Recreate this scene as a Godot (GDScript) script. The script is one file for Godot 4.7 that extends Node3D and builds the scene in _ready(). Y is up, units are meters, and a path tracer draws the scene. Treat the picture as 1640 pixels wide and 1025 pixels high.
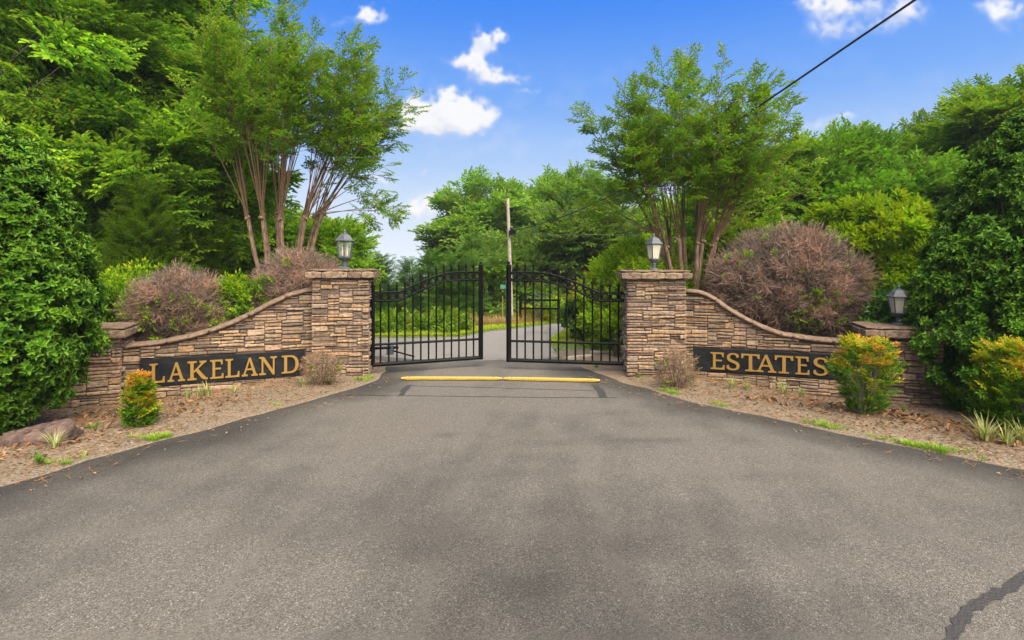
extends Node3D
# A gated drive between two curved ledgestone walls; y is up, metres, the camera looks along -z.

const FOCAL := 900.0
const EYE := 1.6

var rng := RandomNumberGenerator.new()
var M := {}
var counts := {}
var soft := FastNoiseLite.new()

# ---------------------------------------------------------------- small helpers
func rf(a: float, b: float) -> float:
	return rng.randf_range(a, b)

func at(u: float, v: float, d: float) -> Vector3:      # a direction in the photograph, at a chosen real distance
	return Vector3((u - 820.0) / FOCAL * d, EYE - (v - 428.0) / FOCAL * d, -d)

func numbered(called: String, parent: Node) -> String:
	var key := str(parent.get_instance_id()) + called
	var n: int = counts.get(key, 0)
	counts[key] = n + 1
	return called if n == 0 else "%s_%03d" % [called, n]

func tag(o: Node, label := "", category := "", group := "", kind := "") -> void:
	if label: o.set_meta("label", label)
	if category: o.set_meta("category", category)
	if group: o.set_meta("group", group)
	if kind: o.set_meta("kind", kind)

func thing(called: String, label: String, category: String, where := Vector3.ZERO, turn := 0.0, group := "") -> Node3D:
	var o := Node3D.new()
	o.name = numbered(called, self)
	add_child(o)
	o.position = where
	o.rotation.y = turn
	tag(o, label, category, group)
	return o

func part(called: String, mesh: Mesh, mat: Material, parent: Node) -> MeshInstance3D:
	var o := MeshInstance3D.new()
	o.name = numbered(called, parent)
	o.mesh = mesh
	o.material_override = mat
	parent.add_child(o, true)
	return o

func struct(called: String, mesh: Mesh, mat: Material, label: String) -> MeshInstance3D:
	var o := part(called, mesh, mat, self)
	tag(o, label, "", "", "structure")
	return o

func scatter(called: String, mesh: Mesh, mat: Material, parent: Node, xf: Array, tints: PackedColorArray) -> MultiMeshInstance3D:
	var mm := MultiMesh.new()
	mm.transform_format = MultiMesh.TRANSFORM_3D
	mm.use_colors = true
	mm.mesh = mesh
	mm.instance_count = xf.size()
	for i in xf.size():
		mm.set_instance_transform(i, xf[i])
		mm.set_instance_color(i, tints[i])
	var o := MultiMeshInstance3D.new()
	o.name = numbered(called, parent)
	o.multimesh = mm
	o.material_override = mat
	parent.add_child(o, true)
	o.set_meta("kind", "stuff")
	return o

class Geo:
	var v := PackedVector3Array()
	var c := PackedColorArray()
	var n := PackedVector3Array()
	var uv := PackedVector2Array()
	var uv2 := PackedVector2Array()
	var i := PackedInt32Array()
	var col := Color.WHITE
	func p(a: Vector3) -> int:
		v.append(a)
		c.append(col)
		return v.size() - 1
	func tri(a: int, b: int, d: int) -> void:
		i.append(a); i.append(b); i.append(d)
	func quad(a: int, b: int, d: int, e: int) -> void:
		i.append(a); i.append(b); i.append(d)
		i.append(a); i.append(d); i.append(e)
	func box(lo: Vector3, hi: Vector3, xf := Transform3D()) -> void:   # eight corners, outward faces clockwise
		var k: Array[int] = []
		for q in 8:
			k.append(p(xf * Vector3(hi.x if q & 1 else lo.x, hi.y if q & 2 else lo.y, hi.z if q & 4 else lo.z)))
		quad(k[4], k[6], k[7], k[5])
		quad(k[1], k[3], k[2], k[0])
		quad(k[5], k[7], k[3], k[1])
		quad(k[0], k[2], k[6], k[4])
		quad(k[6], k[2], k[3], k[7])
		quad(k[0], k[4], k[5], k[1])
	func tube(pts: PackedVector3Array, radii: PackedFloat32Array, sides := 6, cap := true) -> void:
		var first := v.size()
		var m := pts.size()
		var side := Vector3.ZERO
		for k in m:
			var t := (pts[mini(k + 1, m - 1)] - pts[maxi(k - 1, 0)]).normalized()
			if k == 0:
				side = t.cross(Vector3.RIGHT if absf(t.x) < 0.8 else Vector3.UP).normalized()
			else:
				side = (side - t * side.dot(t)).normalized()
			var other := t.cross(side)
			for s in sides:
				var a := TAU * s / sides
				p(pts[k] + (side * cos(a) + other * sin(a)) * radii[k])
		for k in m - 1:
			for s in sides:
				var a := first + k * sides + s
				var b := first + k * sides + (s + 1) % sides
				quad(a, a + sides, b + sides, b)
		if cap:
			for s in range(1, sides - 1):
				tri(first, first + s, first + s + 1)
				var l := first + (m - 1) * sides
				tri(l, l + s + 1, l + s)
	func lathe(profile: PackedVector2Array, sides: int, xf := Transform3D(), turn := 0.0) -> void:  # (radius, height) upwards
		var first := v.size()
		for q in profile:
			for s in sides:
				var a := TAU * (s + turn) / sides
				p(xf * Vector3(cos(a) * q.x, q.y, sin(a) * q.x))
		for k in profile.size() - 1:
			for s in sides:
				var a := first + k * sides + s
				var b := first + k * sides + (s + 1) % sides
				quad(a, b, b + sides, a + sides)
	func smooth() -> Geo:
		n.resize(v.size())
		n.fill(Vector3.ZERO)
		for k in range(0, i.size(), 3):
			var f := (v[i[k + 2]] - v[i[k]]).cross(v[i[k + 1]] - v[i[k]])
			n[i[k]] += f; n[i[k + 1]] += f; n[i[k + 2]] += f
		for k in n.size():
			n[k] = n[k].normalized() if n[k].length_squared() > 1e-20 else Vector3.UP
		return self
	func mesh() -> ArrayMesh:
		var a := []
		a.resize(Mesh.ARRAY_MAX)
		a[Mesh.ARRAY_VERTEX] = v
		a[Mesh.ARRAY_COLOR] = c
		a[Mesh.ARRAY_INDEX] = i
		if n.size() == v.size(): a[Mesh.ARRAY_NORMAL] = n
		if uv.size() == v.size(): a[Mesh.ARRAY_TEX_UV] = uv
		if uv2.size() == v.size(): a[Mesh.ARRAY_TEX_UV2] = uv2
		var m := ArrayMesh.new()
		m.add_surface_from_arrays(Mesh.PRIMITIVE_TRIANGLES, a)
		return m

func noise(freq: float, octaves := 4, seed_ := 1, kind := FastNoiseLite.TYPE_SIMPLEX_SMOOTH) -> FastNoiseLite:
	var f := FastNoiseLite.new()
	f.noise_type = kind
	f.frequency = freq
	f.seed = seed_
	f.fractal_octaves = octaves
	f.fractal_type = FastNoiseLite.FRACTAL_FBM if octaves > 1 else FastNoiseLite.FRACTAL_NONE
	return f

func ramp_tex(f: FastNoiseLite, size: int, stops: Array, normal := false, strength := 4.0) -> NoiseTexture2D:
	var t := NoiseTexture2D.new()
	t.width = size
	t.height = size
	t.seamless = true
	t.seamless_blend_skirt = 0.15
	t.noise = f
	if normal:
		t.as_normal_map = true
		t.bump_strength = strength
	elif stops.size():
		var g := Gradient.new()
		var offs := PackedFloat32Array()
		var cols := PackedColorArray()
		for s in stops:
			offs.append(s[0])
			cols.append(s[1])
		g.offsets = offs
		g.colors = cols
		t.color_ramp = g
	return t

func lin(r: float, g: float, b: float) -> Color:
	return Color(r, g, b).linear_to_srgb()

func flat_mat(c: Color, rough := 0.8, metal := 0.0) -> StandardMaterial3D:
	var m := StandardMaterial3D.new()
	m.albedo_color = c
	m.roughness = rough
	m.metallic = metal
	return m

func leaf_mat(rough: float, spec: float, back: Color) -> StandardMaterial3D:
	var m := StandardMaterial3D.new()
	m.vertex_color_use_as_albedo = true
	m.roughness = rough
	m.metallic_specular = spec
	m.cull_mode = BaseMaterial3D.CULL_DISABLED
	m.backlight_enabled = true
	m.backlight = back
	return m

func curve_pts(a: Vector3, b: Vector3, c: Vector3, steps: int) -> PackedVector3Array:
	var r := PackedVector3Array()
	for k in steps + 1:
		var t := float(k) / steps
		r.append(a * (1 - t) * (1 - t) + b * 2 * t * (1 - t) + c * t * t)
	return r

func taper(r0: float, r1: float, n: int) -> PackedFloat32Array:
	var r := PackedFloat32Array()
	for k in n:
		r.append(lerpf(r0, r1, float(k) / maxf(1.0, n - 1)))
	return r

func along(table: Array, x: float) -> float:             # piecewise linear table of [x, y]
	if x <= table[0][0]: return table[0][1]
	for k in range(1, table.size()):
		if x <= table[k][0]:
			return lerpf(table[k - 1][1], table[k][1], (x - table[k - 1][0]) / (table[k][0] - table[k - 1][0]))
	return table[table.size() - 1][1]

# ---------------------------------------------------------------- sky, sun, camera
func make_sky() -> ImageTexture:
	var w := 3072
	var h := 1536
	var data := PackedFloat32Array()
	data.resize(w * h * 3)
	var grad := [[0.0, Vector3(0.84, 0.90, 0.97)], [2.0, Vector3(0.77, 0.85, 0.965)], [6.0, Vector3(0.64, 0.77, 0.965)], [11.0, Vector3(0.40, 0.60, 0.95)], [17.0, Vector3(0.18, 0.41, 0.94)],
		[25.0, Vector3(0.055, 0.265, 0.92)], [40.0, Vector3(0.03, 0.20, 0.86)], [90.0, Vector3(0.03, 0.16, 0.75)]]
	var fine := noise(0.011, 5, 7)
	var big := noise(0.9, 5, 21)
	# clouds: [centre x, centre y, half width, half height, weight] as directions at a lens of 900
	var puffs := [[712, 182, 50, 30, 1.05], [750, 188, 36, 24, 1.0], [672, 184, 36, 19, 0.95], [706, 160, 30, 17, 0.8], [655, 203, 40, 8, 0.7], [700, 203, 70, 9, 0.8],
		[748, 92, 30, 15, 0.75], [768, 66, 20, 17, 0.8], [792, 57, 18, 7, 0.75], [738, 100, 26, 10, 0.6], [775, 112, 26, 18, 0.8], [793, 126, 20, 12, 0.7], [826, 126, 17, 10, 0.62], [850, 148, 20, 8, 0.4],
		[594, 22, 34, 12, 0.85], [580, 30, 14, 10, 0.5], [530, 34, 24, 10, 0.35], [690, 328, 40, 15, 0.95], [668, 335, 30, 9, 0.8], [618, 290, 19, 8, 0.85], [673, 273, 10, 7, 0.5],
		[1335, 10, 50, 18, 0.62], [1318, 46, 34, 22, 0.62], [1375, 10, 40, 16, 0.5], [1450, 18, 36, 24, 0.8], [1395, 44, 50, 12, 0.4], [1300, 4, 26, 12, 0.5],
		[1608, 28, 26, 18, 0.78], [1590, 6, 36, 14, 0.6], [1630, 20, 20, 12, 0.55], [1352, 186, 24, 7, 0.6], [1320, 205, 40, 12, 0.45], [790, 420, 90, 14, 0.5], [600, 395, 60, 12, 0.35]]
	for y in h / 2:
		var el := (0.5 - (y + 0.5) / h) * 180.0
		var base := Vector3.ZERO
		for k in range(1, grad.size()):
			if el <= grad[k][0]:
				base = grad[k - 1][1].lerp(grad[k][1], smoothstep(grad[k - 1][0], grad[k][0], el) * 0.4 + 0.6 * (el - grad[k - 1][0]) / (grad[k][0] - grad[k - 1][0]))
				break
		var ce := cos(deg_to_rad(el))
		var dy := sin(deg_to_rad(el))
		for x in w:
			var az := (x + 0.5) / w * TAU      # 0 looks along -z
			var dx := sin(az) * ce
			var dz := -cos(az) * ce
			var u := 9999.0
			var v := 9999.0
			if dz < -0.3:
				u = 820.0 + FOCAL * dx / -dz
				v = 428.0 - FOCAL * dy / -dz
			var cover := 0.0
			var under := 0.0
			if u > -60.0 and u < 1720.0 and v > -40.0 and v < 440.0:
				var n1 := fine.get_noise_2d(u, v * 1.3)
				var n2 := fine.get_noise_2d(u * 2.7 + 900.0, v * 3.0)
				var uu := u + n1 * 34.0
				var vv := v + n2 * 14.0 + n1 * 8.0
				var s := 0.0
				var low := 0.0
				for q in puffs:
					var a: float = (uu - q[0]) / q[2]
					var b: float = (vv - q[1]) / q[3]
					var r := a * a + b * b
					if r < 5.0:
						var e: float = q[4] * exp(-r * 0.9)
						s += e
						low += e * b
				var n3 := fine.get_noise_2d(u * 5.0 + 300.0, v * 6.0 + n2 * 40.0)
				cover = smoothstep(0.08, 1.0, s * (1.0 + n2 * 0.5 + n3 * 0.5) + n2 * 0.1) * minf(1.0, 0.3 + s * 0.75)
				under = smoothstep(0.0, 0.9, low / maxf(s, 0.05) + n2 * 0.5)
				cover += 0.1 * smoothstep(0.0, 0.5, n1 + n2 * 0.3) * smoothstep(0.0, 300.0, v)
			else:
				var k := 1.0 / (dy + 0.1)
				var f := big.get_noise_2d(dx * k, dz * k)
				cover = smoothstep(-0.22, 0.36, f) * 0.95  # unseen cloud outside the view, thickened for neutral fill light
				cover *= smoothstep(0.0, 1.0, maxf(maxf(-60.0 - u, u - 1720.0), maxf(-40.0 - v, v - 440.0)) / 240.0) if u < 9000.0 else 1.0
			var c := base.lerp(Vector3(0.95, 0.955, 0.98).lerp(Vector3(0.66, 0.70, 0.82), under * 0.55), clampf(cover, 0.0, 1.0))
			var o := (y * w + x) * 3
			data[o] = c.x
			data[o + 1] = c.y
			data[o + 2] = c.z
	for k in range(w * h / 2 * 3, w * h * 3, 3):
		data[k] = 0.10
		data[k + 1] = 0.11
		data[k + 2] = 0.06
	return ImageTexture.create_from_image(Image.create_from_data(w, h, false, Image.FORMAT_RGBF, data.to_byte_array()))

func setup_view() -> void:
	var cam := Camera3D.new()
	cam.name = "camera"
	cam.position = Vector3(0, EYE, 0)
	cam.projection = Camera3D.PROJECTION_FRUSTUM       # a level camera with a dropped lens: uprights stay upright
	cam.near = 0.05
	cam.far = 6000.0
	cam.size = 1025.0 / FOCAL * cam.near
	cam.frustum_offset = Vector2(0, -(512.5 - 428.0) / FOCAL * cam.near)
	cam.current = true
	add_child(cam)
	var env := Environment.new()
	env.background_mode = Environment.BG_SKY
	var sky := Sky.new()
	var sm := PanoramaSkyMaterial.new()
	sm.panorama = make_sky()
	sky.sky_material = sm
	env.sky = sky
	env.tonemap_mode = Environment.TONE_MAPPER_LINEAR
	env.tonemap_exposure = 8.5
	env.background_energy_multiplier = 0.1176
	env.fog_enabled = true
	env.fog_density = 0.0006
	env.fog_light_color = Color(0.84, 0.9, 0.98)
	env.sdfgi_enabled = true
	env.ssao_enabled = true
	env.ssil_enabled = true
	var we := WorldEnvironment.new()
	we.name = "world_environment"
	we.environment = env
	add_child(we)
	var sun := DirectionalLight3D.new()
	sun.name = "sun"
	sun.light_energy = 0.5
	sun.light_color = Color(1.0, 0.94, 0.84)
	sun.light_angular_distance = 70.0
	sun.shadow_enabled = true
	add_child(sun)
	sun.look_at_from_position(Vector3(3.5, 10, 6.5), Vector3.ZERO)   # behind thin cloud, high over the photographer's right shoulder

# ---------------------------------------------------------------- ground
const ROAD_LEFT := [[-14.0, -9.0], [-6.0, -7.4], [-2.0, -5.0], [3.0, -4.5], [4.15, -3.78], [4.59, -3.6], [5.07, -3.35], [5.45, -3.15], [5.93, -2.93], [6.43, -2.64], [7.09, -2.32], [7.91, -2.02], [8.6, -2.0], [9.4, -2.15], [10.6, -3.2]]
const ROAD_RIGHT := [[-14.0, 9.0], [-6.0, 7.6], [-2.0, 6.4], [3.0, 5.1], [4.44, 4.05], [5.07, 3.49], [5.6, 3.11], [5.95, 2.81], [6.64, 2.21], [6.96, 2.05], [7.42, 1.855], [7.7, 1.66], [8.3, 1.45], [9.17, 1.12], [10.5, 0.82], [12.0, 0.83]]

func make_materials() -> void:
	# asphalt: grains of about a centimetre, a coarse map of wear and stains over the whole drive on the second UV
	var cells := noise(0.17, 1, 3, FastNoiseLite.TYPE_CELLULAR)
	cells.cellular_return_type = FastNoiseLite.RETURN_CELL_VALUE
	cells.cellular_jitter = 1.0
	var grain := ramp_tex(cells, 1024, [[0.0, lin(0.048, 0.0455, 0.041)], [0.3, lin(0.080, 0.0755, 0.068)], [0.62, lin(0.104, 0.099, 0.090)], [0.9, lin(0.130, 0.124, 0.114)], [0.97, lin(0.175, 0.168, 0.156)], [1.0, lin(0.26, 0.25, 0.235)]])
	var rough := noise(0.17, 1, 3, FastNoiseLite.TYPE_CELLULAR)
	rough.cellular_return_type = FastNoiseLite.RETURN_DISTANCE
	var asphalt := StandardMaterial3D.new()
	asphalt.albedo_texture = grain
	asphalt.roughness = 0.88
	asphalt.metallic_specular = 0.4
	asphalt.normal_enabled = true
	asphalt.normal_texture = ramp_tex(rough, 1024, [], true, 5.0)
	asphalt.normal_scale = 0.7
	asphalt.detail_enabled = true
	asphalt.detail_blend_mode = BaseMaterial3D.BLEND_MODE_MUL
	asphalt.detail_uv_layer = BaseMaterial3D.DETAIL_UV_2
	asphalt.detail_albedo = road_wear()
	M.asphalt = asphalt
	var lane_mat := StandardMaterial3D.new()       # older, paler lane; part of the paleness is sky reflection put into the colour
	lane_mat.albedo_texture = ramp_tex(cells, 1024, [[0.0, lin(0.075, 0.073, 0.07)], [0.3, lin(0.135, 0.132, 0.127)], [0.7, lin(0.175, 0.171, 0.165)], [1.0, lin(0.27, 0.265, 0.255)]])
	lane_mat.roughness = 0.9
	lane_mat.detail_enabled = true
	lane_mat.detail_blend_mode = BaseMaterial3D.BLEND_MODE_MUL
	lane_mat.detail_uv_layer = BaseMaterial3D.DETAIL_UV_2
	lane_mat.detail_albedo = asphalt.detail_albedo
	M.pale_asphalt = lane_mat

	var tar := flat_mat(lin(0.028, 0.027, 0.026), 0.6)
	tar.normal_enabled = true
	tar.normal_texture = ramp_tex(noise(0.05, 3, 8), 256, [], true, 3.0)
	tar.uv1_triplanar = true
	tar.uv1_world_triplanar = true
	tar.uv1_scale = Vector3(3, 3, 3)
	M.tar = tar

	var mulch := StandardMaterial3D.new()
	var mn := noise(0.03, 6, 12)
	mn.fractal_gain = 0.7
	mulch.albedo_texture = ramp_tex(mn, 1024, [[0.15, lin(0.041, 0.028, 0.017)], [0.38, lin(0.108, 0.081, 0.053)], [0.55, lin(0.175, 0.135, 0.094)], [0.8, lin(0.237, 0.195, 0.143)]])
	mulch.roughness = 0.95
	mulch.normal_enabled = true
	mulch.normal_texture = ramp_tex(mn, 1024, [], true, 14.0)
	mulch.uv1_triplanar = true
	mulch.uv1_world_triplanar = true
	mulch.uv1_scale = Vector3(0.9, 0.9, 0.9)
	mulch.heightmap_enabled = false
	M.mulch = mulch

	var turf := StandardMaterial3D.new()
	turf.albedo_texture = ramp_tex(noise(0.02, 6, 31), 1024, [[0.2, lin(0.045, 0.041, 0.020)], [0.45, lin(0.068, 0.099, 0.020)], [0.7, lin(0.117, 0.171, 0.032)]])
	turf.roughness = 0.95
	turf.uv1_triplanar = true
	turf.uv1_world_triplanar = true
	turf.uv1_scale = Vector3(0.4, 0.4, 0.4)
	M.turf = turf

	# ledgestone in seven tones that share one mottling and one relief
	var sn := noise(0.012, 6, 5)
	sn.fractal_gain = 0.62
	var mottle := ramp_tex(sn, 512, [[0.12, Color(0.52, 0.48, 0.45)], [0.4, Color(0.82, 0.8, 0.78)], [0.6, Color(0.98, 0.97, 0.96)], [0.85, Color(1.0, 0.96, 0.88)]])
	var rn := noise(0.03, 5, 6)
	var relief := ramp_tex(rn, 512, [], true, 9.0)
	var tones := [lin(0.325, 0.233, 0.153), lin(0.271, 0.192, 0.132), lin(0.391, 0.293, 0.203), lin(0.204, 0.149, 0.109), lin(0.356, 0.233, 0.131), lin(0.283, 0.222, 0.170), lin(0.141, 0.107, 0.082), lin(0.361, 0.246, 0.171)]
	M.stone = []
	for c in tones:
		var s := flat_mat(c, 0.88)
		s.albedo_texture = mottle
		s.normal_enabled = true
		s.normal_texture = relief
		s.normal_scale = 0.8
		s.uv1_triplanar = true
		s.uv1_world_triplanar = true
		s.uv1_scale = Vector3(2.6, 4.2, 2.6)
		M.stone.append(s)
	var cap := flat_mat(lin(0.177, 0.125, 0.089), 0.9)
	cap.albedo_texture = mottle
	cap.normal_enabled = true
	cap.normal_texture = relief
	cap.uv1_triplanar = true
	cap.uv1_world_triplanar = true
	cap.uv1_scale = Vector3(2, 2, 2)
	M.cap = cap
	var cap_light := cap.duplicate()
	cap_light.albedo_color = lin(0.243, 0.180, 0.128)
	M.cap_light = cap_light
	M.mortar = flat_mat(lin(0.075, 0.055, 0.042), 0.95)
	# slate panel: black with pale scratches and dust
	var vein := noise(0.006, 4, 9)
	vein.fractal_type = FastNoiseLite.FRACTAL_RIDGED
	var slate := flat_mat(Color.WHITE, 0.7)
	slate.metallic_specular = 0.15
	slate.albedo_texture = ramp_tex(vein, 512, [[0.0, lin(0.0092, 0.0105, 0.0126)], [0.6, lin(0.0143, 0.0160, 0.0185)], [0.9, lin(0.0210, 0.0231, 0.0252)], [0.985, lin(0.0420, 0.0441, 0.0462)]])
	slate.uv1_triplanar = true
	slate.uv1_scale = Vector3(1.1, 1.1, 1.1)
	M.slate = slate
	M.gold = flat_mat(lin(0.234, 0.134, 0.020), 0.55)
	var iron := flat_mat(lin(0.006, 0.006, 0.0065), 0.45)
	iron.metallic_specular = 0.2
	M.iron = iron
	var lampm := flat_mat(lin(0.055, 0.066, 0.08), 0.5)
	lampm.normal_enabled = true
	lampm.normal_texture = ramp_tex(noise(0.05, 3, 15), 256, [], true, 2.0)
	lampm.uv1_triplanar = true
	lampm.uv1_scale = Vector3(6, 6, 6)
	M.lamp_metal = lampm
	var glass := StandardMaterial3D.new()
	glass.transparency = BaseMaterial3D.TRANSPARENCY_ALPHA
	glass.albedo_color = Color(0.92, 0.93, 0.9, 0.14)
	glass.roughness = 0.1
	M.glass = glass
	var frost := StandardMaterial3D.new()          # seeded, dusty glass
	frost.transparency = BaseMaterial3D.TRANSPARENCY_ALPHA
	frost.albedo_color = Color(0.87, 0.86, 0.78, 0.5)
	frost.roughness = 0.2
	M.dusty_glass = frost
	M.ivory = flat_mat(lin(0.62, 0.58, 0.48), 0.6)
	var yellow := flat_mat(Color.WHITE, 0.6)
	yellow.albedo_texture = ramp_tex(noise(0.03, 6, 17), 512, [[0.18, lin(0.051, 0.038, 0.021)], [0.33, lin(0.255, 0.149, 0.021)], [0.46, lin(0.399, 0.255, 0.030)], [0.8, lin(0.493, 0.332, 0.055)]])
	yellow.uv1_triplanar = true
	yellow.uv1_scale = Vector3(3, 8, 8)
	M.yellow = yellow
	var bark := StandardMaterial3D.new()
	bark.albedo_texture = ramp_tex(noise(0.02, 5, 19), 512, [[0.2, lin(0.06, 0.05, 0.04)], [0.5, lin(0.13, 0.11, 0.09)], [0.8, lin(0.22, 0.195, 0.165)]])
	bark.roughness = 0.95
	bark.uv1_triplanar = true
	bark.uv1_scale = Vector3(4, 0.9, 4)
	M.bark = bark
	var smooth_bark := StandardMaterial3D.new()
	smooth_bark.albedo_texture = ramp_tex(noise(0.014, 4, 23), 512, [[0.2, lin(0.06, 0.034, 0.02)], [0.45, lin(0.13, 0.08, 0.048)], [0.65, lin(0.19, 0.125, 0.08)], [0.85, lin(0.26, 0.19, 0.13)]])
	smooth_bark.roughness = 0.8
	smooth_bark.uv1_triplanar = true
	smooth_bark.uv1_scale = Vector3(6, 0.8, 6)
	M.smooth_bark = smooth_bark
	M.shoot = flat_mat(lin(0.13, 0.078, 0.042), 0.85)
	var rock := StandardMaterial3D.new()
	rock.albedo_texture = ramp_tex(noise(0.012, 6, 27), 512, [[0.2, lin(0.030, 0.019, 0.017)], [0.5, lin(0.075, 0.045, 0.036)], [0.8, lin(0.132, 0.090, 0.072)]])
	rock.roughness = 0.92
	rock.normal_enabled = true
	rock.normal_texture = relief
	rock.uv1_triplanar = true
	rock.uv1_scale = Vector3(1.6, 1.6, 1.6)
	M.rock = rock
	var wood := StandardMaterial3D.new()
	wood.albedo_texture = ramp_tex(noise(0.02, 5, 29), 512, [[0.2, lin(0.16, 0.135, 0.11)], [0.5, lin(0.30, 0.26, 0.215)], [0.8, lin(0.42, 0.38, 0.32)]])
	wood.roughness = 0.9
	wood.uv1_triplanar = true
	wood.uv1_scale = Vector3(5, 0.5, 5)
	M.grey_wood = wood
	M.cable = flat_mat(lin(0.014, 0.014, 0.016), 0.6)
	# foliage: the leaf's own colour comes with the vertices
	M.leaf = leaf_mat(0.6, 0.22, Color(0.92, 1.0, 0.5))
	M.glossy_leaf = leaf_mat(0.45, 0.25, Color(0.35, 0.45, 0.2))
	M.twig = leaf_mat(0.9, 0.2, Color(0.02, 0.02, 0.02))
	M.blade = leaf_mat(0.6, 0.3, Color(0.7, 0.8, 0.45))
	M.litter = leaf_mat(0.9, 0.2, Color(0.2, 0.15, 0.1))

func road_wear() -> ImageTexture:      # multiplies the asphalt: wheel tracks worn pale, newer dark edges, oil drips, patchiness; 20 m x 36 m
	var w := 500
	var h := 900
	var data := PackedByteArray()
	data.resize(w * h * 3)
	var a := noise(0.35, 4, 41)
	var b := noise(2.2, 4, 42)
	var streak := noise(0.8, 3, 43)
	var drips := [[-0.62, 5.35, 0.16, 0.12, 0.45], [-0.3, 4.95, 0.12, 0.2, 0.2], [0.35, 5.1, 0.3, 0.12, 0.22], [1.25, 5.2, 0.55, 0.09, 0.33], [0.1, 2.85, 0.35, 0.25, 0.42], [-0.45, 3.2, 0.25, 0.2, 0.32], [0.75, 3.2, 0.3, 0.16, 0.28], [1.0, 2.55, 0.5, 0.2, 0.25], [-1.3, 3.4, 0.7, 0.3, 0.2], [-1.6, 5.9, 0.9, 0.35, 0.25], [-0.15, 2.5, 0.5, 0.3, 0.25], [1.8, 4.3, 0.6, 0.12, 0.2]]
	for y in h:
		var d := -12.0 + 36.0 * (y + 0.5) / h               # distance in front of the camera
		for x in w:
			var px := -10.0 + 20.0 * (x + 0.5) / w
			var n := a.get_noise_2d(px, d)
			var f := b.get_noise_2d(px, d)
			var s := streak.get_noise_2d(px * 2.5 - d * 0.3, d * 0.35)
			var m := 0.76 + n * 0.32 + f * 0.13 + s * 0.15
			var lo := along(ROAD_LEFT, d)
			var hi := along(ROAD_RIGHT, d)
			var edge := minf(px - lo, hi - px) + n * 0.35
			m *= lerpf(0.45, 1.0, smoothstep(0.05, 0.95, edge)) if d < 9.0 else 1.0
			var mid := (px - (lo + hi) * 0.5) / maxf(0.5, (hi - lo) * 0.5)
			m *= 1.0 + 0.2 * exp(-pow((absf(mid + n * 0.1) - 0.38) / 0.2, 2.0)) - 0.10 * exp(-pow(mid / 0.14, 2.0))
			for q in drips:
				var e: float = pow((px - q[0]) / q[2], 2.0) + pow((d - q[1]) / q[3], 2.0)
				if e < 4.0: m *= 1.0 - q[4] * exp(-e * 1.2) * clampf(0.8 + f * 1.2, 0.0, 1.0)
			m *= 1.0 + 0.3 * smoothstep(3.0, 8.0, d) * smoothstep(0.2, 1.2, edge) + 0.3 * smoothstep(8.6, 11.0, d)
			m = clampf(m, 0.05, 1.0)
			var o := (y * w + x) * 3
			var g := pow(m, 0.4545)
			data[o] = int(255 * g)
			data[o + 1] = int(255 * g * 0.994)
			data[o + 2] = int(255 * g * (0.985 - 0.012 * n))
	return ImageTexture.create_from_image(Image.create_from_data(w, h, false, Image.FORMAT_RGB8, data))

func ground_y(x: float, z: float) -> float:
	var d := -z
	var away := maxf(0.0, Vector2(x, z + 6.0).length() - 18.0)
	var y := lerpf(-0.4, -0.04, smoothstep(7.7, 8.9, d))
	y -= smoothstep(13.6, 22.0, d + maxf(0.0, -x - 4.0) * 0.35) * 1.3 * smoothstep(5.0, -2.0, x)
	y -= 0.05 * away * smoothstep(0.0, 30.0, away)
	return maxf(y, -34.0) + soft.get_noise_2d(x * 0.4, z * 0.4) * minf(0.5, away * 0.02)

func sheet_from(poly: PackedVector2Array, y: float) -> Geo:     # a flat polygon of (x, z)
	var g := Geo.new()
	for q in poly:
		g.p(Vector3(q.x, y, q.y))
		g.uv.append(Vector2(q.x, q.y))
		g.uv2.append(Vector2((q.x + 10.0) / 20.0, (-q.y + 12.0) / 36.0))
		g.n.append(Vector3.UP)
	var t := Geometry2D.triangulate_polygon(poly)
	for k in range(0, t.size(), 3):
		var f := (g.v[t[k + 2]] - g.v[t[k]]).cross(g.v[t[k + 1]] - g.v[t[k]])
		if f.y > 0: g.tri(t[k], t[k + 1], t[k + 2])
		else: g.tri(t[k], t[k + 2], t[k + 1])
	return g

func strip(points: Array, width: float, y: float, wobble := 0.01) -> Geo:   # a ribbon lying on the ground, as poured sealant
	var g := Geo.new()
	var fine: Array[Vector2] = []
	for k in points.size() - 1:
		for s in 6:
			fine.append(points[k].lerp(points[k + 1], s / 6.0))
	fine.append(points[points.size() - 1])
	for k in fine.size():
		var t: Vector2 = (fine[mini(k + 1, fine.size() - 1)] - fine[maxi(k - 1, 0)]).normalized()
		var s := Vector2(-t.y, t.x) * width * 0.5
		var q: Vector2 = fine[k] + Vector2(rf(-wobble, wobble), rf(-wobble, wobble))
		var m := rf(0.8, 1.25)
		g.p(Vector3(q.x - s.x * m, y, q.y - s.y * m))
		g.p(Vector3(q.x + s.x * m, y, q.y + s.y * m))
		if k:
			var o := k * 2
			g.quad(o - 2, o - 1, o + 1, o)
	return g

func bed_y(x: float, z: float, from_edge: float) -> float:
	return 0.006 + minf(from_edge, 0.5) * 0.05 - 0.17 * smoothstep(0.8, 2.7, from_edge) + soft.get_noise_2d(x * 9.0, z * 9.0) * 0.022 * smoothstep(0.0, 0.3, from_edge)

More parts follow.
